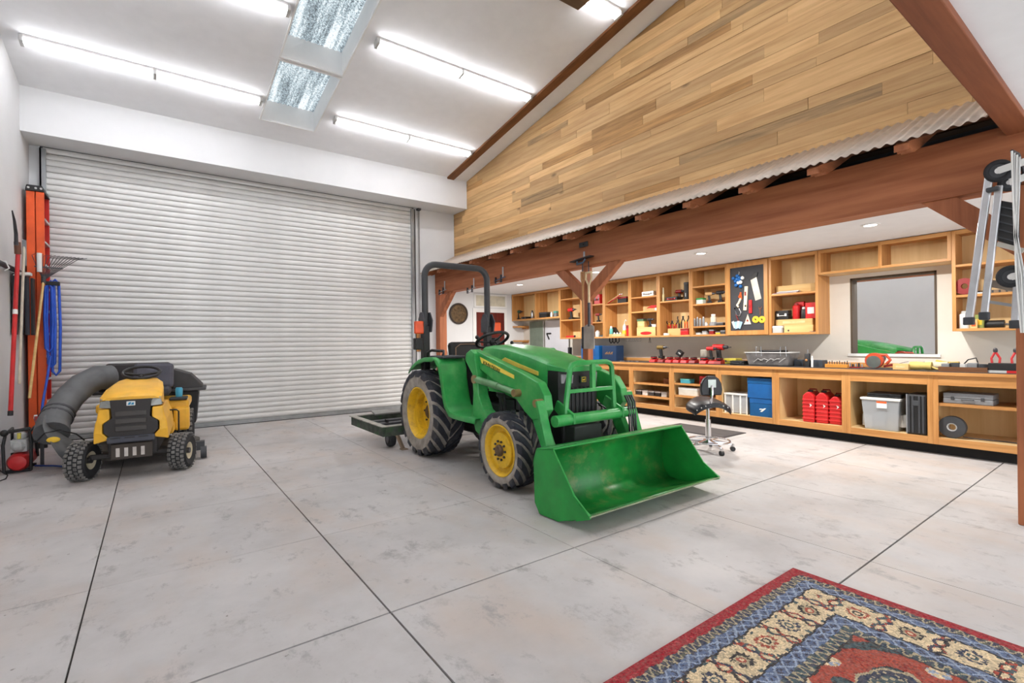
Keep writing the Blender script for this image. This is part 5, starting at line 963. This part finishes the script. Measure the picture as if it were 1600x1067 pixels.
bg_=Q('bagger',M_myb,lambda q:q.hexa([(-.56,1.62,.74),(.22,1.62,.74),(.22,2.1,.74),(-.56,2.1,.74),(-.48,1.66,1.10),(.20,1.66,1.10),(.18,2.05,1.05),(-.46,2.05,1.05)]),bevel=.03)
lp(bg_,'bag_lid',mat((56,55,56),.6,key='baglid'),lambda q:q.loft([[Vector((x,y,z)) for x,y,z in ((.22,1.62,.74),(.22,2.1,.74),(.22,2.08,1.0),(.22,1.64,1.0))],[Vector((x,y,z)) for x,y,z in ((.42,1.62,.74),(.42,2.1,.74),(.42,2.08,.93),(.42,1.64,.93))],[Vector((x,y,z)) for x,y,z in ((.56,1.62,.74),(.56,2.1,.74),(.56,2.08,.77),(.56,1.64,.77))]]),bevel=.012)
lp(bg_,'lid_rim',mat((70,70,72),.5,key='lidrim'),lambda q:q.box((-.60,1.58,.705),(.60,2.12,.742)),bevel=.008)
for a,b in ((-.42,.0),(.12,.52)): lp(bg_,'grass_bag',M_black,lambda q:q.hexa([(a+.04,1.66,.25),(b-.04,1.66,.25),(b-.04,2.05,.25),(a+.04,2.05,.25),(a,1.62,.705),(b,1.62,.705),(b,2.1,.705),(a,2.1,.705)]),bevel=.03)
def wl(x,y,z): return FR[mw.name].inverted()@Vector((x,y,z))
def chute(q):
    P_=[(-.44,7.95,.93),(-.56,7.86,.93),(-.68,7.74,.86),(-.78,7.58,.74),(-.85,7.38,.60),(-.88,7.2,.49),(-.875,7.05,.40)]
    q.tube([wl(*p) for p in P_],[.15,.15,.145,.14,.14,.14,.15],18)
cq=Q('chute_tube',M_mtube,chute,smooth=60)
lp(cq,'tube_band',M_dkgrey,lambda q:(q.tube([wl(-.852,7.36,.585),wl(-.857,7.34,.57)],.149,18),q.tube([wl(-.862,7.30,.545),wl(-.867,7.28,.53)],.149,18)),smooth=60)
def boot(q):
    rg=[]
    for x,y,z,w,d in ((-.875,7.10,.47,.15,.13),(-.86,7.02,.38,.20,.17),(-.80,6.97,.28,.23,.19),(-.68,6.95,.20,.21,.14),(-.58,6.97,.15,.17,.09)):
        c=wl(x,y,z); rg.append([c+Vector((.0,0,0))+Vector((-.35*w*math.sin(k*PI/8),w*math.cos(k*PI/8)*1.0,d*math.sin(k*PI/8))) for k in range(16)])
    q.loft(rg)
bq=Q('chute_boot',M_mtube,boot,smooth=60)
lp(bq,'boot_logo',M_yel,lambda q:q.sphere(wl(-.83,6.775,.37),(.055,.012,.03),12,6)); lp(bq,'boot_cord',M_black,lambda q:q.tube([wl(-.98,6.9,.34),wl(-.90,6.82,.44),wl(-.78,6.80,.46),wl(-.66,6.84,.40),wl(-.60,6.88,.32)],.007,6))
# ================================================================== compressor and hoses by the side wall
cp=thing('air_compressor','small air compressor with red tank and black roll cage','compressor',(-1.15,7.3,0))
part(cp,'tank',M_red,lambda m:m.lathe([(.02,-.20),(.07,-.19),(.092,-.14),(.095,0),(.095,.26),(.07,.31),(.02,.32)],(-1.155,7.35,.11),'y',24),smooth=50)
part(cp,'pump',M_lgrey,lambda m:(m.box((-1.22,7.22,.21),(-1.09,7.45,.34)),m.cyl((-1.155,7.32,.34),(-1.155,7.32,.40),.05),m.sphere((-1.155,7.24,.27),.06,12,8)),bevel=.01)
part(cp,'motor',M_dkgrey,lambda m:m.cyl((-1.155,7.36,.29),(-1.155,7.60,.29),.075),smooth=40)
for s_ in (-1,1): part(cp,'cage_bar',M_black,lambda m:m.tube([(-1.155+s_*.10,7.18,.02),(-1.155+s_*.105,7.17,.3),(-1.155+s_*.09,7.2,.42),(-1.155+s_*.09,7.5,.44),(-1.155+s_*.10,7.55,.1)],.014,8),smooth=60)
part(cp,'handle',M_black,lambda m:m.cyl((-1.28,7.2,.43),(-1.06,7.2,.455),.018),smooth=40); part(cp,'gauge_knob',M_black,lambda m:m.sphere((-1.25,7.17,.43),.035,12,8),smooth=60)
part(cp,'foot',M_rubber,lambda m:(m.box((-1.25,7.22,0),(-1.06,7.26,.03)),m.box((-1.25,7.5,0),(-1.06,7.54,.03))))
part(cp,'regulator',mat((206,190,80),.4,key='brass'),lambda m:m.cyl((-1.14,7.17,.36),(-1.14,7.17,.42),.016))
t=thing('red_jack_handle','dark red lever with white tip leaning behind the compressor','lever',(-1.04,7.5,0)); part(t,'shaft',M_dred,lambda m:m.bar((-1.10,7.8,.50),(-1.0,7.42,.32),.03,.045)); part(t,'tip',M_white,lambda m:m.bar((-1.11,7.83,.515),(-1.10,7.8,.50),.028,.04)); part(t,'stand',M_dkgrey,lambda m:m.bar((-1.0,7.42,.34),(-1.0,7.42,0),.03,.03))
hs_=MB(); hs_.tube([(-1.05,7.35,.03),(-.9,7.3,.015),(-.78,7.15,.015),(-.7,7.1,.015)],.010,6); hs_=hs_.build('air_hose',mat((40,70,140),.5,key='hose'),smooth=60); tag(hs_,'short blue air hose lying between compressor and mower','hose')
hs_=MB(); hs_.tube([atZ(-30,752,.006),atZ(-5,753,.006),atZ(9,748,.006),atZ(12,742,.006),atZ(4,738,.006),atZ(0,735,.006)],.006,6); hs_=hs_.build('power_cord',M_black,smooth=60); tag(hs_,'thin black power cord on the floor beside the compressor','cord')
# ================================================================== side wall rack
def wp(px,py,X=-1.25): return atX(px,py,X)
rl=thing('wall_rail','black pipe rail with white hooks along the white side wall','tool rail',(-1.31,7.7,2.21)); part(rl,'pipe',M_black,lambda m:m.cyl((-1.30,6.3,2.19),(-1.30,8.78,2.235),.028),smooth=40)
for y in (6.9,7.45,7.85): part(rl,'hook',M_white,lambda m:m.tube([(-1.345,y,2.24),(-1.27,y,2.24),(-1.245,y,2.17),(-1.28,y,2.14)],.007,6))
ps_=thing('pole_saw','red pole saw with curved blade hanging from the wall rail','pole saw',(-1.24,7.7,.62))
a=wp(28,397,-1.24); b=wp(16.5,642,-1.24)
part(ps_,'shaft',M_red,lambda m:m.cyl(a,b,.020,n=10),smooth=40); part(ps_,'end_cap',M_black,lambda m:m.cyl(b,b+(b-a).normalized()*.05,.023),smooth=40); part(ps_,'blade',M_dsteel,lambda m:m.tube([wp(25.5,383,-1.24),wp(25,365,-1.24),wp(22.5,345,-1.24),wp(19,329,-1.24)],[.02,.018,.014,.006],6)); part(ps_,'head',mat((110,70,52),.6,key='psh'),lambda m:m.cyl(a,wp(27,378,-1.24),.03),smooth=40); part(ps_,'label_band',M_white,lambda m:m.cyl(a.lerp(b,.37),a.lerp(b,.40),.0225),smooth=40)
gp_=thing('grey_pole_tool','grey and white pole tool hanging beside the red pole saw','pole tool',(-1.22,7.95,.8)); a2=wp(38,378,-1.2); b2=wp(30,600,-1.2)
part(gp_,'shaft',mat((200,190,172),.5,key='gps'),lambda m:m.cyl(a2,b2,.013),smooth=40); part(gp_,'head',M_grey,lambda m:m.bar(a2+Vector((0,0,.02)),a2-Vector((0,0,.28)),.05,.03)); part(gp_,'clip',M_white,lambda m:m.box((-1.26,a2.y-.02,2.16),(-1.15,a2.y+.10,2.19)))
bpn=thing('plastic_stack','stack of long black plastic lengths hanging on the side wall','plastic lengths',(-1.27,8.36,1.48))
for i in range(4): part(bpn,'panel',M_black if i%2 else mat((44,46,54),.5,key='bp2'),lambda m:m.box((-1.33+.03*i,8.08+.15*i,1.47),(-1.305+.03*i,8.22+.15*i,2.19)),bevel=.004)
rk=thing('leaf_rake','fan leaf rake with wooden handle hanging upside down','rake',(-1.15,8.6,.8)); hd=wp(68,438,-1.13); ft=wp(46,622,-1.2)
part(rk,'handle',M_pine,lambda m:m.cyl(hd,ft,.014),smooth=40)
for i in range(14):
    f=(i-4.5)/9; part(rk,'tine',M_dsteel,lambda m:m.tube([hd,hd+Vector((.16*f+.02,.05*f,.17)),hd+Vector((.30*f+.05,.08*f,.31)),hd+Vector((.34*f+.10,.08*f,.33))],.004,5))
part(rk,'tine_bar',M_dsteel,lambda m:m.bar(hd+Vector((-.08,-.03,.17)),hd+Vector((.18,.05,.17)),.02,.014)); part(rk,'ferrule',M_dkgrey,lambda m:m.cyl(hd-Vector((0,0,.04)),hd+Vector((0,0,.05)),.024)); part(rk,'white_grip',M_white,lambda m:m.cyl(hd+Vector((-.03,-.05,.1)),hd+Vector((-.03,-.05,.34)),.025),smooth=40)
lad=thing('step_ladder','tall orange fibreglass stepladder folded in the corner by the roll-up door','ladder',(-1.2,8.98,0))
M_lo=mat((226,88,30),.5,var=.05,key='lado'); M_lr=mat((190,34,24),.5,var=.06,key='ladr')
for y in (8.78,9.16):
    for x0,x1,z0 in ((-1.305,-1.225,.12),(-1.215,-1.135,0)): part(lad,'rail',M_lo if x0<-1.3 or y<9 else M_lr,lambda m:m.box((x0,y-.015,z0),(x1,y+.015,3.34)),bevel=.005)
for i in range(10): part(lad,'step',M_alu,lambda m:m.box((-1.205,8.795,.28+.30*i),(-1.13,9.145,.31+.30*i)),bevel=.003)
part(lad,'web',M_lr,lambda m:m.box((-1.222,8.8,.1),(-1.217,9.14,3.3)))
part(lad,'top_cap',M_black,lambda m:m.hexa([(-1.315,8.75,3.34),(-1.125,8.75,3.34),(-1.125,9.19,3.34),(-1.315,9.19,3.34),(-1.30,8.75,3.42),(-1.15,8.75,3.42),(-1.15,9.19,3.42),(-1.30,9.19,3.42)]),bevel=.01)
for x in (-1.28,-1.21,-1.16): part(lad,'cap_rivet',M_lgrey,lambda m:m.cyl((x,8.742,3.38),(x,8.75,3.38),.013,n=8))
for x in (-1.265,-1.175): part(lad,'foot',M_black,lambda m:m.box((x-.045,8.755,.0 if x>-1.2 else .09),(x+.045,8.805,.07 if x>-1.2 else .13)),bevel=.004)
bh=thing('blue_hose','long blue hose hanging in loops beside the orange ladder','hose',(-1.08,8.9,1.2)); M_bh=mat((36,86,196),.45,key='bh')
for i,(x,y,zt_,zb_,dx) in enumerate(((-1.07,8.68,2.18,1.05,.03),(-1.03,8.70,2.20,.95,.035),(-1.09,8.66,2.14,1.25,.03))):
    part(bh,'loop',M_bh,lambda m:m.tube([(x-dx,y,zt_-.05),(x,y,zt_),(x+dx,y,zt_-.05),(x+dx*1.3,y,(zt_+zb_)/2),(x+dx,y,zb_+.05),(x,y,zb_),(x-dx,y,zb_+.05),(x-dx*1.3,y,(zt_+zb_)/2)],.016,8,True),smooth=60)
part(bh,'trailing_end',M_bh,lambda m:m.tube([(-1.08,8.68,1.2),(-1.10,8.6,.95),(-1.13,8.45,.6),(-1.12,8.2,.3),(-1.06,7.9,.13)],.014,8),smooth=60); part(bh,'tie',M_black,lambda m:m.box((-1.12,8.64,2.12),(-.98,8.72,2.17)),bevel=.005)
# ================================================================== beam hangers and shovel
XBm=4.80
def beamhook(name,label,cat,px,py): p=atX(px,py,XBm); return thing(name,label,cat,(XBm,p.y,p.z),MR)
for nm,l,px,py,mm in (('pipe_clamp','steel pipe clamp hanging on the beam beside the roll-up door post',693,455,M_steel),('bar_clamp','steel bar clamp hanging below the beam behind the roll bar',738,452,M_steel),('quick_clamp','blue grey bar clamp hanging on the beam nearer the middle post',783,436,mat((70,90,120),.4,.4,key='qc'))):
    t=beamhook(nm,l,'clamp',px,py); lp(t,'bar',mm,lambda q:q.bar((-.16,-.03,-.02),(.16,-.03,.02),.02,.012)); lp(t,'jaw',M_dsteel,lambda q:q.bar((-.12,-.03,-.07),(-.12,-.03,.04),.03,.02)); lp(t,'jaw',M_dsteel,lambda q:q.bar((.04,-.03,-.06),(.04,-.03,.07),.03,.02)); lp(t,'screw',M_chrome,lambda q:q.cyl((-.14,-.03,-.06),(.0,-.03,-.05),.008)); lp(t,'hanger',M_lgrey,lambda q:q.box((.05,-.012,.02),(.075,-.0,.20)))
p=atX(912,382,XBm); t=thing('beam_bracket','dark flat steel bracket bolted on the beam above the middle post','bracket',(XBm,p.y,p.z),MR); lp(t,'plate',M_dkgrey,lambda q:q.box((-.085,-.008,-.035),(.085,0,.035)),bevel=.01); lp(t,'bolt',M_black,lambda q:q.cyl((0,-.014,0),(0,-.008,0),.012,n=6))
p=atX(912,408,XBm); t=thing('tool_rack','black rack plate holding long tools at the middle post','tool rack',(XBm,p.y,p.z),MR); lp(t,'plate',M_black,lambda q:q.hexa([(-.19,-.09,.0),(.20,-.09,.035),(.20,0,.035),(-.19,0,.0),(-.19,-.09,.012),(.20,-.09,.047),(.20,0,.047),(-.19,0,.012)])); lp(t,'hanger',M_steel,lambda q:q.box((.0,-.01,.03),(.03,0,.13)),bevel=.003); lp(t,'hook',mat((100,120,140),.3,.7,key='hk'),lambda q:q.tube([(-.08,-.05,.0),(-.07,-.06,-.04),(.05,-.06,-.03),(.08,-.05,.015)],.014,6))
def hungtool(name,label,cat,px,dx,hm,blade):
    top=atX(px,415,XBm-.09); bot=atX(px+1,545,XBm-.09); t=thing(name,label,cat,(XBm-.09,top.y,bot.z),0)
    def TP(n,m,fn,**k): return part(t,n,m,fn,**k)
    x=XBm-.05-.02*blade; y=top.y; gw=.05 if blade else .025
    TP('hang_loop',M_dsteel,lambda m:m.bar((x,y,top.z-.09),(x,y,top.z+.06),.01,.01))
    TP('shaft',hm,lambda m:m.cyl((x,y,top.z-.27),(x,y,bot.z+.30),.016,n=10),smooth=40)
    TP('grip',hm,lambda m:(m.tube([(x,y,top.z-.27),(x,y-gw,top.z-.18),(x,y-gw,top.z-.08)],.013,6),m.tube([(x,y,top.z-.27),(x,y+gw,top.z-.18),(x,y+gw,top.z-.08)],.013,6),m.cyl((x,y-gw,top.z-.09),(x,y+gw,top.z-.09),.013)),smooth=50)
    if blade: TP('socket',M_dsteel,lambda m:m.cyl((x,y,bot.z+.30),(x,y,bot.z+.62),.02),smooth=40); TP('blade',mat((170,160,152),.5,.3,.1,key='shb'),lambda m:m.prism([(y-.10,bot.z),(y+.10,bot.z),(y+.095,bot.z+.30),(y+.03,bot.z+.33),(y-.03,bot.z+.33),(y-.095,bot.z+.30)],'x',x-.012,x-.004),bevel=.002)
    else: TP('head',M_dsteel,lambda m:m.box((x-.01,y-.03,bot.z),(x+.01,y+.03,bot.z+.30)),bevel=.004)
hungtool('shovel','square-blade shovel with wooden D-grip hanging on the middle post','shovel',918,0,mat((212,188,150),.6,key='shh'),True)
hungtool('spade','narrow spade with brown shaft hanging beside the shovel','spade',907,0,mat((176,130,84),.6,key='shh2'),False)
# ================================================================== far wall decor
kx=YF; p=atY(717,490,YF-.03); t=thing('wall_medallion','round dark bronze medallion on the far white wall','medallion',(p.x,YF,p.z)); part(t,'disc',mat((92,72,46),.5,.4,.25,22,bump=.5,key='med'),lambda m:m.lathe([(.001,-.035),(.17,-.03),(.215,-.025),(.215,-.004)],(p.x,YF,p.z),'y',36),smooth=40); part(t,'rim',mat((54,40,30),.5,key='medr'),lambda m:m.torus((p.x,YF-.025,p.z),(0,1,0),.225,.022,40,8),smooth=60)
for i in range(8): part(t,'boss',mat((92,72,46),.5,.4,.25,22,bump=.5,key='med'),lambda m:m.sphere((p.x+.12*math.cos(i*PI/4),YF-.032,p.z+.12*math.sin(i*PI/4)),(.03,.01,.03),10,6))
p=atY(703,548,9.6); t=thing('dried_plant','pot of dried grey grass standing behind the roll-up door post','plant',(p.x,9.6,0)); part(t,'pot',M_lgrey,lambda m:m.lathe([(.10,0),(.14,.3),(.13,.8)],(p.x,9.6,0),'z',16),smooth=40)
rr=random.Random(5)
for i in range(26): a_=rr.uniform(-.22,.3); b_=rr.uniform(-.06,.06); h_=rr.uniform(.30,.55); part(t,'stem',mat((120,118,112),.8,key='stem'),lambda m:m.tube([(p.x,9.6,.79),(p.x+a_*.5,9.6+b_,.79+h_*.6),(p.x+a_,9.6+b_*1.5,.79+h_)],.006,4))
# ================================================================== hand truck hanging by the near post
XHd=4.66
ht=thing('hand_truck','folding aluminium hand truck with grey wheels hanging on the timber post','hand truck',(4.72,.9,1.5))
def hp(px,py,X=XHd): return atX(px,py,X)
for i,(a,b,w_) in enumerate((((1547,266),(1514,500),.045),((1561,290),(1538,492),.04),((1590,440),(1586,505),.04))):
    r_=part(ht,'rail',M_alu,lambda m:m.bar(hp(*a,XHd-.02*i),hp(*b,XHd-.02*i),w_,.03,(1,0,0)),bevel=.006)
    part(r_,'foot_cap',M_dkgrey,lambda m:m.bar(hp(*b,XHd-.02*i)+Vector((0,0,.02)),hp(*b,XHd-.02*i)-Vector((0,0,.035)),w_+.014,.045,(1,0,0)),bevel=.006)
part(ht,'top_cap',M_lgrey,lambda m:m.sphere(hp(1549,262),(.03,.03,.03),10,6),smooth=60)
part(ht,'bracket',M_dkgrey,lambda m:m.bar(hp(1541,298,4.62),hp(1562,294,4.62),.03,.045,(1,0,0)),bevel=.008)
vd=ray(1565,350).normalized()
for (a,b,r_,x_) in ((1560,267,.075,4.64),(1577,285,.06,4.70),(1580,432,.075,4.60)):
    c=hp(a,b,x_); w_=part(ht,'wheel',M_rubber,lambda m:m.tube(m.ring(c,vd,r_*.76,24),r_*.24,8,True),smooth=60); part(w_,'wheel_disc',M_dkgrey,lambda m:m.cyl(c-vd*.012,c+vd*.012,r_*.62,n=20)); part(w_,'hub',M_white,lambda m:m.cyl(c-vd*.025,c+vd*.02,r_*.26,n=14)); part(w_,'fork',M_white,lambda m:m.bar(c-vd*.028,c-vd*.028+Vector((0,-.16,.03)),.045,.008,(1,0,0)))
npl=part(ht,'nose_plate',M_black,lambda m:m.hexa([hp(1556,318,4.68),hp(1594,325,4.68),hp(1594,325,4.74),hp(1556,318,4.74),hp(1556,318,4.68)]+[hp(1594,325,4.68)] if False else [hp(1558,376,4.67),hp(1594,388,4.67),hp(1594,388,4.73),hp(1558,376,4.73),hp(1556,312,4.67),hp(1592,318,4.67),hp(1592,318,4.73),hp(1556,312,4.73)]),bevel=.01)
for i in range(5): part(npl,'plate_rib',M_dkgrey,lambda m:m.bar(hp(1560,322+12*i,4.665),hp(1592,329+12.5*i,4.665),.008,.012,(1,0,0)))
part(ht,'axle_arm',mat((190,186,176),.4,.5,key='axl'),lambda m:(m.bar(hp(1558,381,4.65),hp(1600,392,4.65),.03,.03,(1,0,0))))
part(ht,'tread_bar',mat((150,138,124),.6,key='trb'),lambda m:m.bar(hp(1545,442,4.69),hp(1596,452,4.69),.05,.03,(1,0,0)),bevel=.004); part(ht,'lower_bar',M_steel,lambda m:m.bar(hp(1536,470,4.67),hp(1600,480,4.67),.02,.02,(1,0,0)))
cb=thing('hanging_cable','bundle of thin white cables hanging along the near timber post','cable',(4.58,.8,2.5))
for i in range(4): part(cb,'strand',M_lgrey if i%2 else M_white,lambda m:m.tube([hp(1581+i*4,236+3*i,4.55),hp(1583+i*3,300,4.55),hp(1586+3*(i%2),370,4.55),hp(1588+4*i,430,4.55),hp(1596+2*i,520,4.55)],.006,6),smooth=60)
# ================================================================== rug
def rug():
    x0,x1,y0,y1=.35,2.90,-.55,1.295; n=.0055
    nx=int((x1-x0)/n); ny=int((y1-y0)/n); t=.011
    RED=(168,22,38); NAVY=(48,58,84); BLUE=(84,104,142); CREAM=(222,196,152); DK=(44,44,50); RUST=(178,66,48); TEAL=(58,84,92); SAND=(176,160,126); LB=(140,158,186)
    h2=lambda a,b:((math.sin(a*127.1+b*311.7)*43758.5453)%1)
    def col(x,y):
        x+=.004*math.sin(y*61+3*math.sin(x*23)); y+=.004*math.sin(x*57+3*math.sin(y*29))
        c=col0(x,y); g=.16; l=sum(c)/3; c=tuple(v*(1-g)+l*g for v in c); q=h2(int(x/.0055)+.3,int(y/.0055)+.7)
        return tuple(v*(.82+.3*q) for v in c)
    def col0(x,y):
        dx=x1-x; dy=y1-y; d=min(dx,dy,x-x0,y-y0); s=(y if min(dx,x-x0)<min(dy,y-y0) else x)
        j=h2(int(x/.011),int(y/.011))
        if d<.055: return RED if j>.06 else (196,60,66)
        if d<.10:
            u=(s/.045)%1; v=(d-.055)/.045
            return (SAND if abs(math.sin(u*PI*2)*.5+.5-v)<.22 else (NAVY if j>.3 else (96,100,84)))
        if d<.155:
            u=(s/.07)%1; v=(d-.10)/.055
            return LB if abs(u-v)<.10 or abs(1-u-v)<.10 else (BLUE if j>.25 else NAVY)
        if d<.165: return DK
        if d<.33:
            u=(s/.20)%1-.5; v=((d-.165)/.165-.5); r=math.hypot(u*1.25,v*1.05); k=int(s/.20)%3; a=math.atan2(v,u)
            if r<.07: return CREAM
            if r<.13: return (RUST,DK,TEAL)[k]
            if r<.19+.02*math.cos(a*8): return CREAM if k else SAND
            if r<.29+.03*math.cos(a*12): return (DK,RUST,NAVY)[k] if j>.2 else SAND
            if abs(abs(u)-.43-.04*math.sin(v*14))<.045: return (NAVY,TEAL,DK)[k] if j>.3 else RUST
            if abs(v)>.40 and math.sin(s*90)>.5: return TEAL if j>.4 else CREAM
            return CREAM if j>.05 else SAND
        if d<.34: return DK
        if d<.40:
            u=(s/.07)%1; v=(d-.34)/.06
            return LB if abs(u-v)<.10 or abs(1-u-v)<.10 else (BLUE if j>.3 else NAVY)
        if d<.45:
            u=(s/.05)%1; v=(d-.40)/.05
            return SAND if abs(math.sin(u*PI*2)*.5+.5-v)<.22 else (TEAL if j>.3 else NAVY)
        if d<.458: return DK
        # field: big palmettes on red ground
        fx=x1-x-.458; fy=y1-y-.458
        for cx,cy,ra,rb in ((.30,.22,.20,.13),(.86,.30,.22,.14),(.42,.62,.24,.15),(1.25,.62,.24,.16),(.92,.95,.2,.14)):
            u=(fx-cx)/ra; v=(fy-cy)/rb; r=math.hypot(u,v)*(1+.05*math.cos(9*math.atan2(v,u)))
            if r<.18: return CREAM
            if r<.30: return RUST
            if r<.62: return TEAL if (math.sin(fx*160)*math.sin(fy*160)>-.2) else SAND
            if r<.82: return NAVY if j>.15 else SAND
            if r<.90: return SAND
        q=math.sin(fx*17+2*math.sin(fy*9))*math.sin(fy*15+2*math.sin(fx*8))
        if q>.62: return TEAL if j>.3 else DK
        if q<-.72: return CREAM if j>.4 else LB
        return RUST if j>.22 else (150,44,40)
    vs=[];fs=[];cs=[]
    for jj in range(ny+1):
        for ii in range(nx+1): vs.append((x0+(x1-x0)*ii/nx,y0+(y1-y0)*jj/ny,t))
    for jj in range(ny):
        for ii in range(nx):
            a=jj*(nx+1)+ii; fs.append((a,a+1,a+nx+2,a+nx+1)); cs.append(lin(col(x0+(x1-x0)*(ii+.5)/nx,y0+(y1-y0)*(jj+.5)/ny)))
    me=bpy.data.meshes.new('pile'); me.from_pydata(vs,[],fs); at=me.color_attributes.new('weave','FLOAT_COLOR','CORNER')
    buf=[c for cl in cs for _ in range(4) for c in cl]; at.data.foreach_set('color',buf)
    m,nt,b=newmat('rug_weave'); ca=N(nt,'ShaderNodeVertexColor'); ca.layer_name='weave'; f=noise(nt,70,4,.7)
    c=mixc(nt,ramp(nt,f,[(.35,(.0,)*3+(1,)),(.7,(.35,)*3+(1,))]),ca.outputs[0],lin((150,140,130))); nt.links.new(c,b.inputs['Base Color']); b.inputs['Roughness'].default_value=.95; b.inputs['Specular IOR Level'].default_value=.1
    bp=N(nt,'ShaderNodeBump'); bp.inputs['Strength'].default_value=.4; bp.inputs['Distance'].default_value=.003; nt.links.new(noise(nt,260,2),bp.inputs['Height']); nt.links.new(bp.outputs[0],b.inputs['Normal'])
    me.materials.append(m)
    rt=thing('rug','patterned oriental rug with crimson edge and cream medallion border','rug',((x0+x1)/2,(y0+y1)/2,0))
    o=bpy.data.objects.new('pile',me); COL.objects.link(o); o.parent=rt; o.location=(-(x0+x1)/2,-(y0+y1)/2,0); FR[o.name]=FR[rt.name]
    part(rt,'backing',mat((150,24,38),.95,key='rugb'),lambda m_:m_.box((x0,y0,0),(x1,y1,t-.001)),bevel=.003)
rug()
# hooks that carry the hanging things at the near post
c=hp(1577,285,4.70); part(ht,'hanging_hook',M_dsteel,lambda m:m.tube([c,Vector((4.74,.64,c.z+.05)),Vector((4.808,.60,c.z+.05))],.012,8),smooth=50)
c=hp(1581,236,4.55); part(cb,'cable_hook',M_dsteel,lambda m:m.tube([c,Vector((4.66,.62,c.z+.0)),Vector((4.808,.60,min(c.z,2.33)))],.010,8),smooth=50)
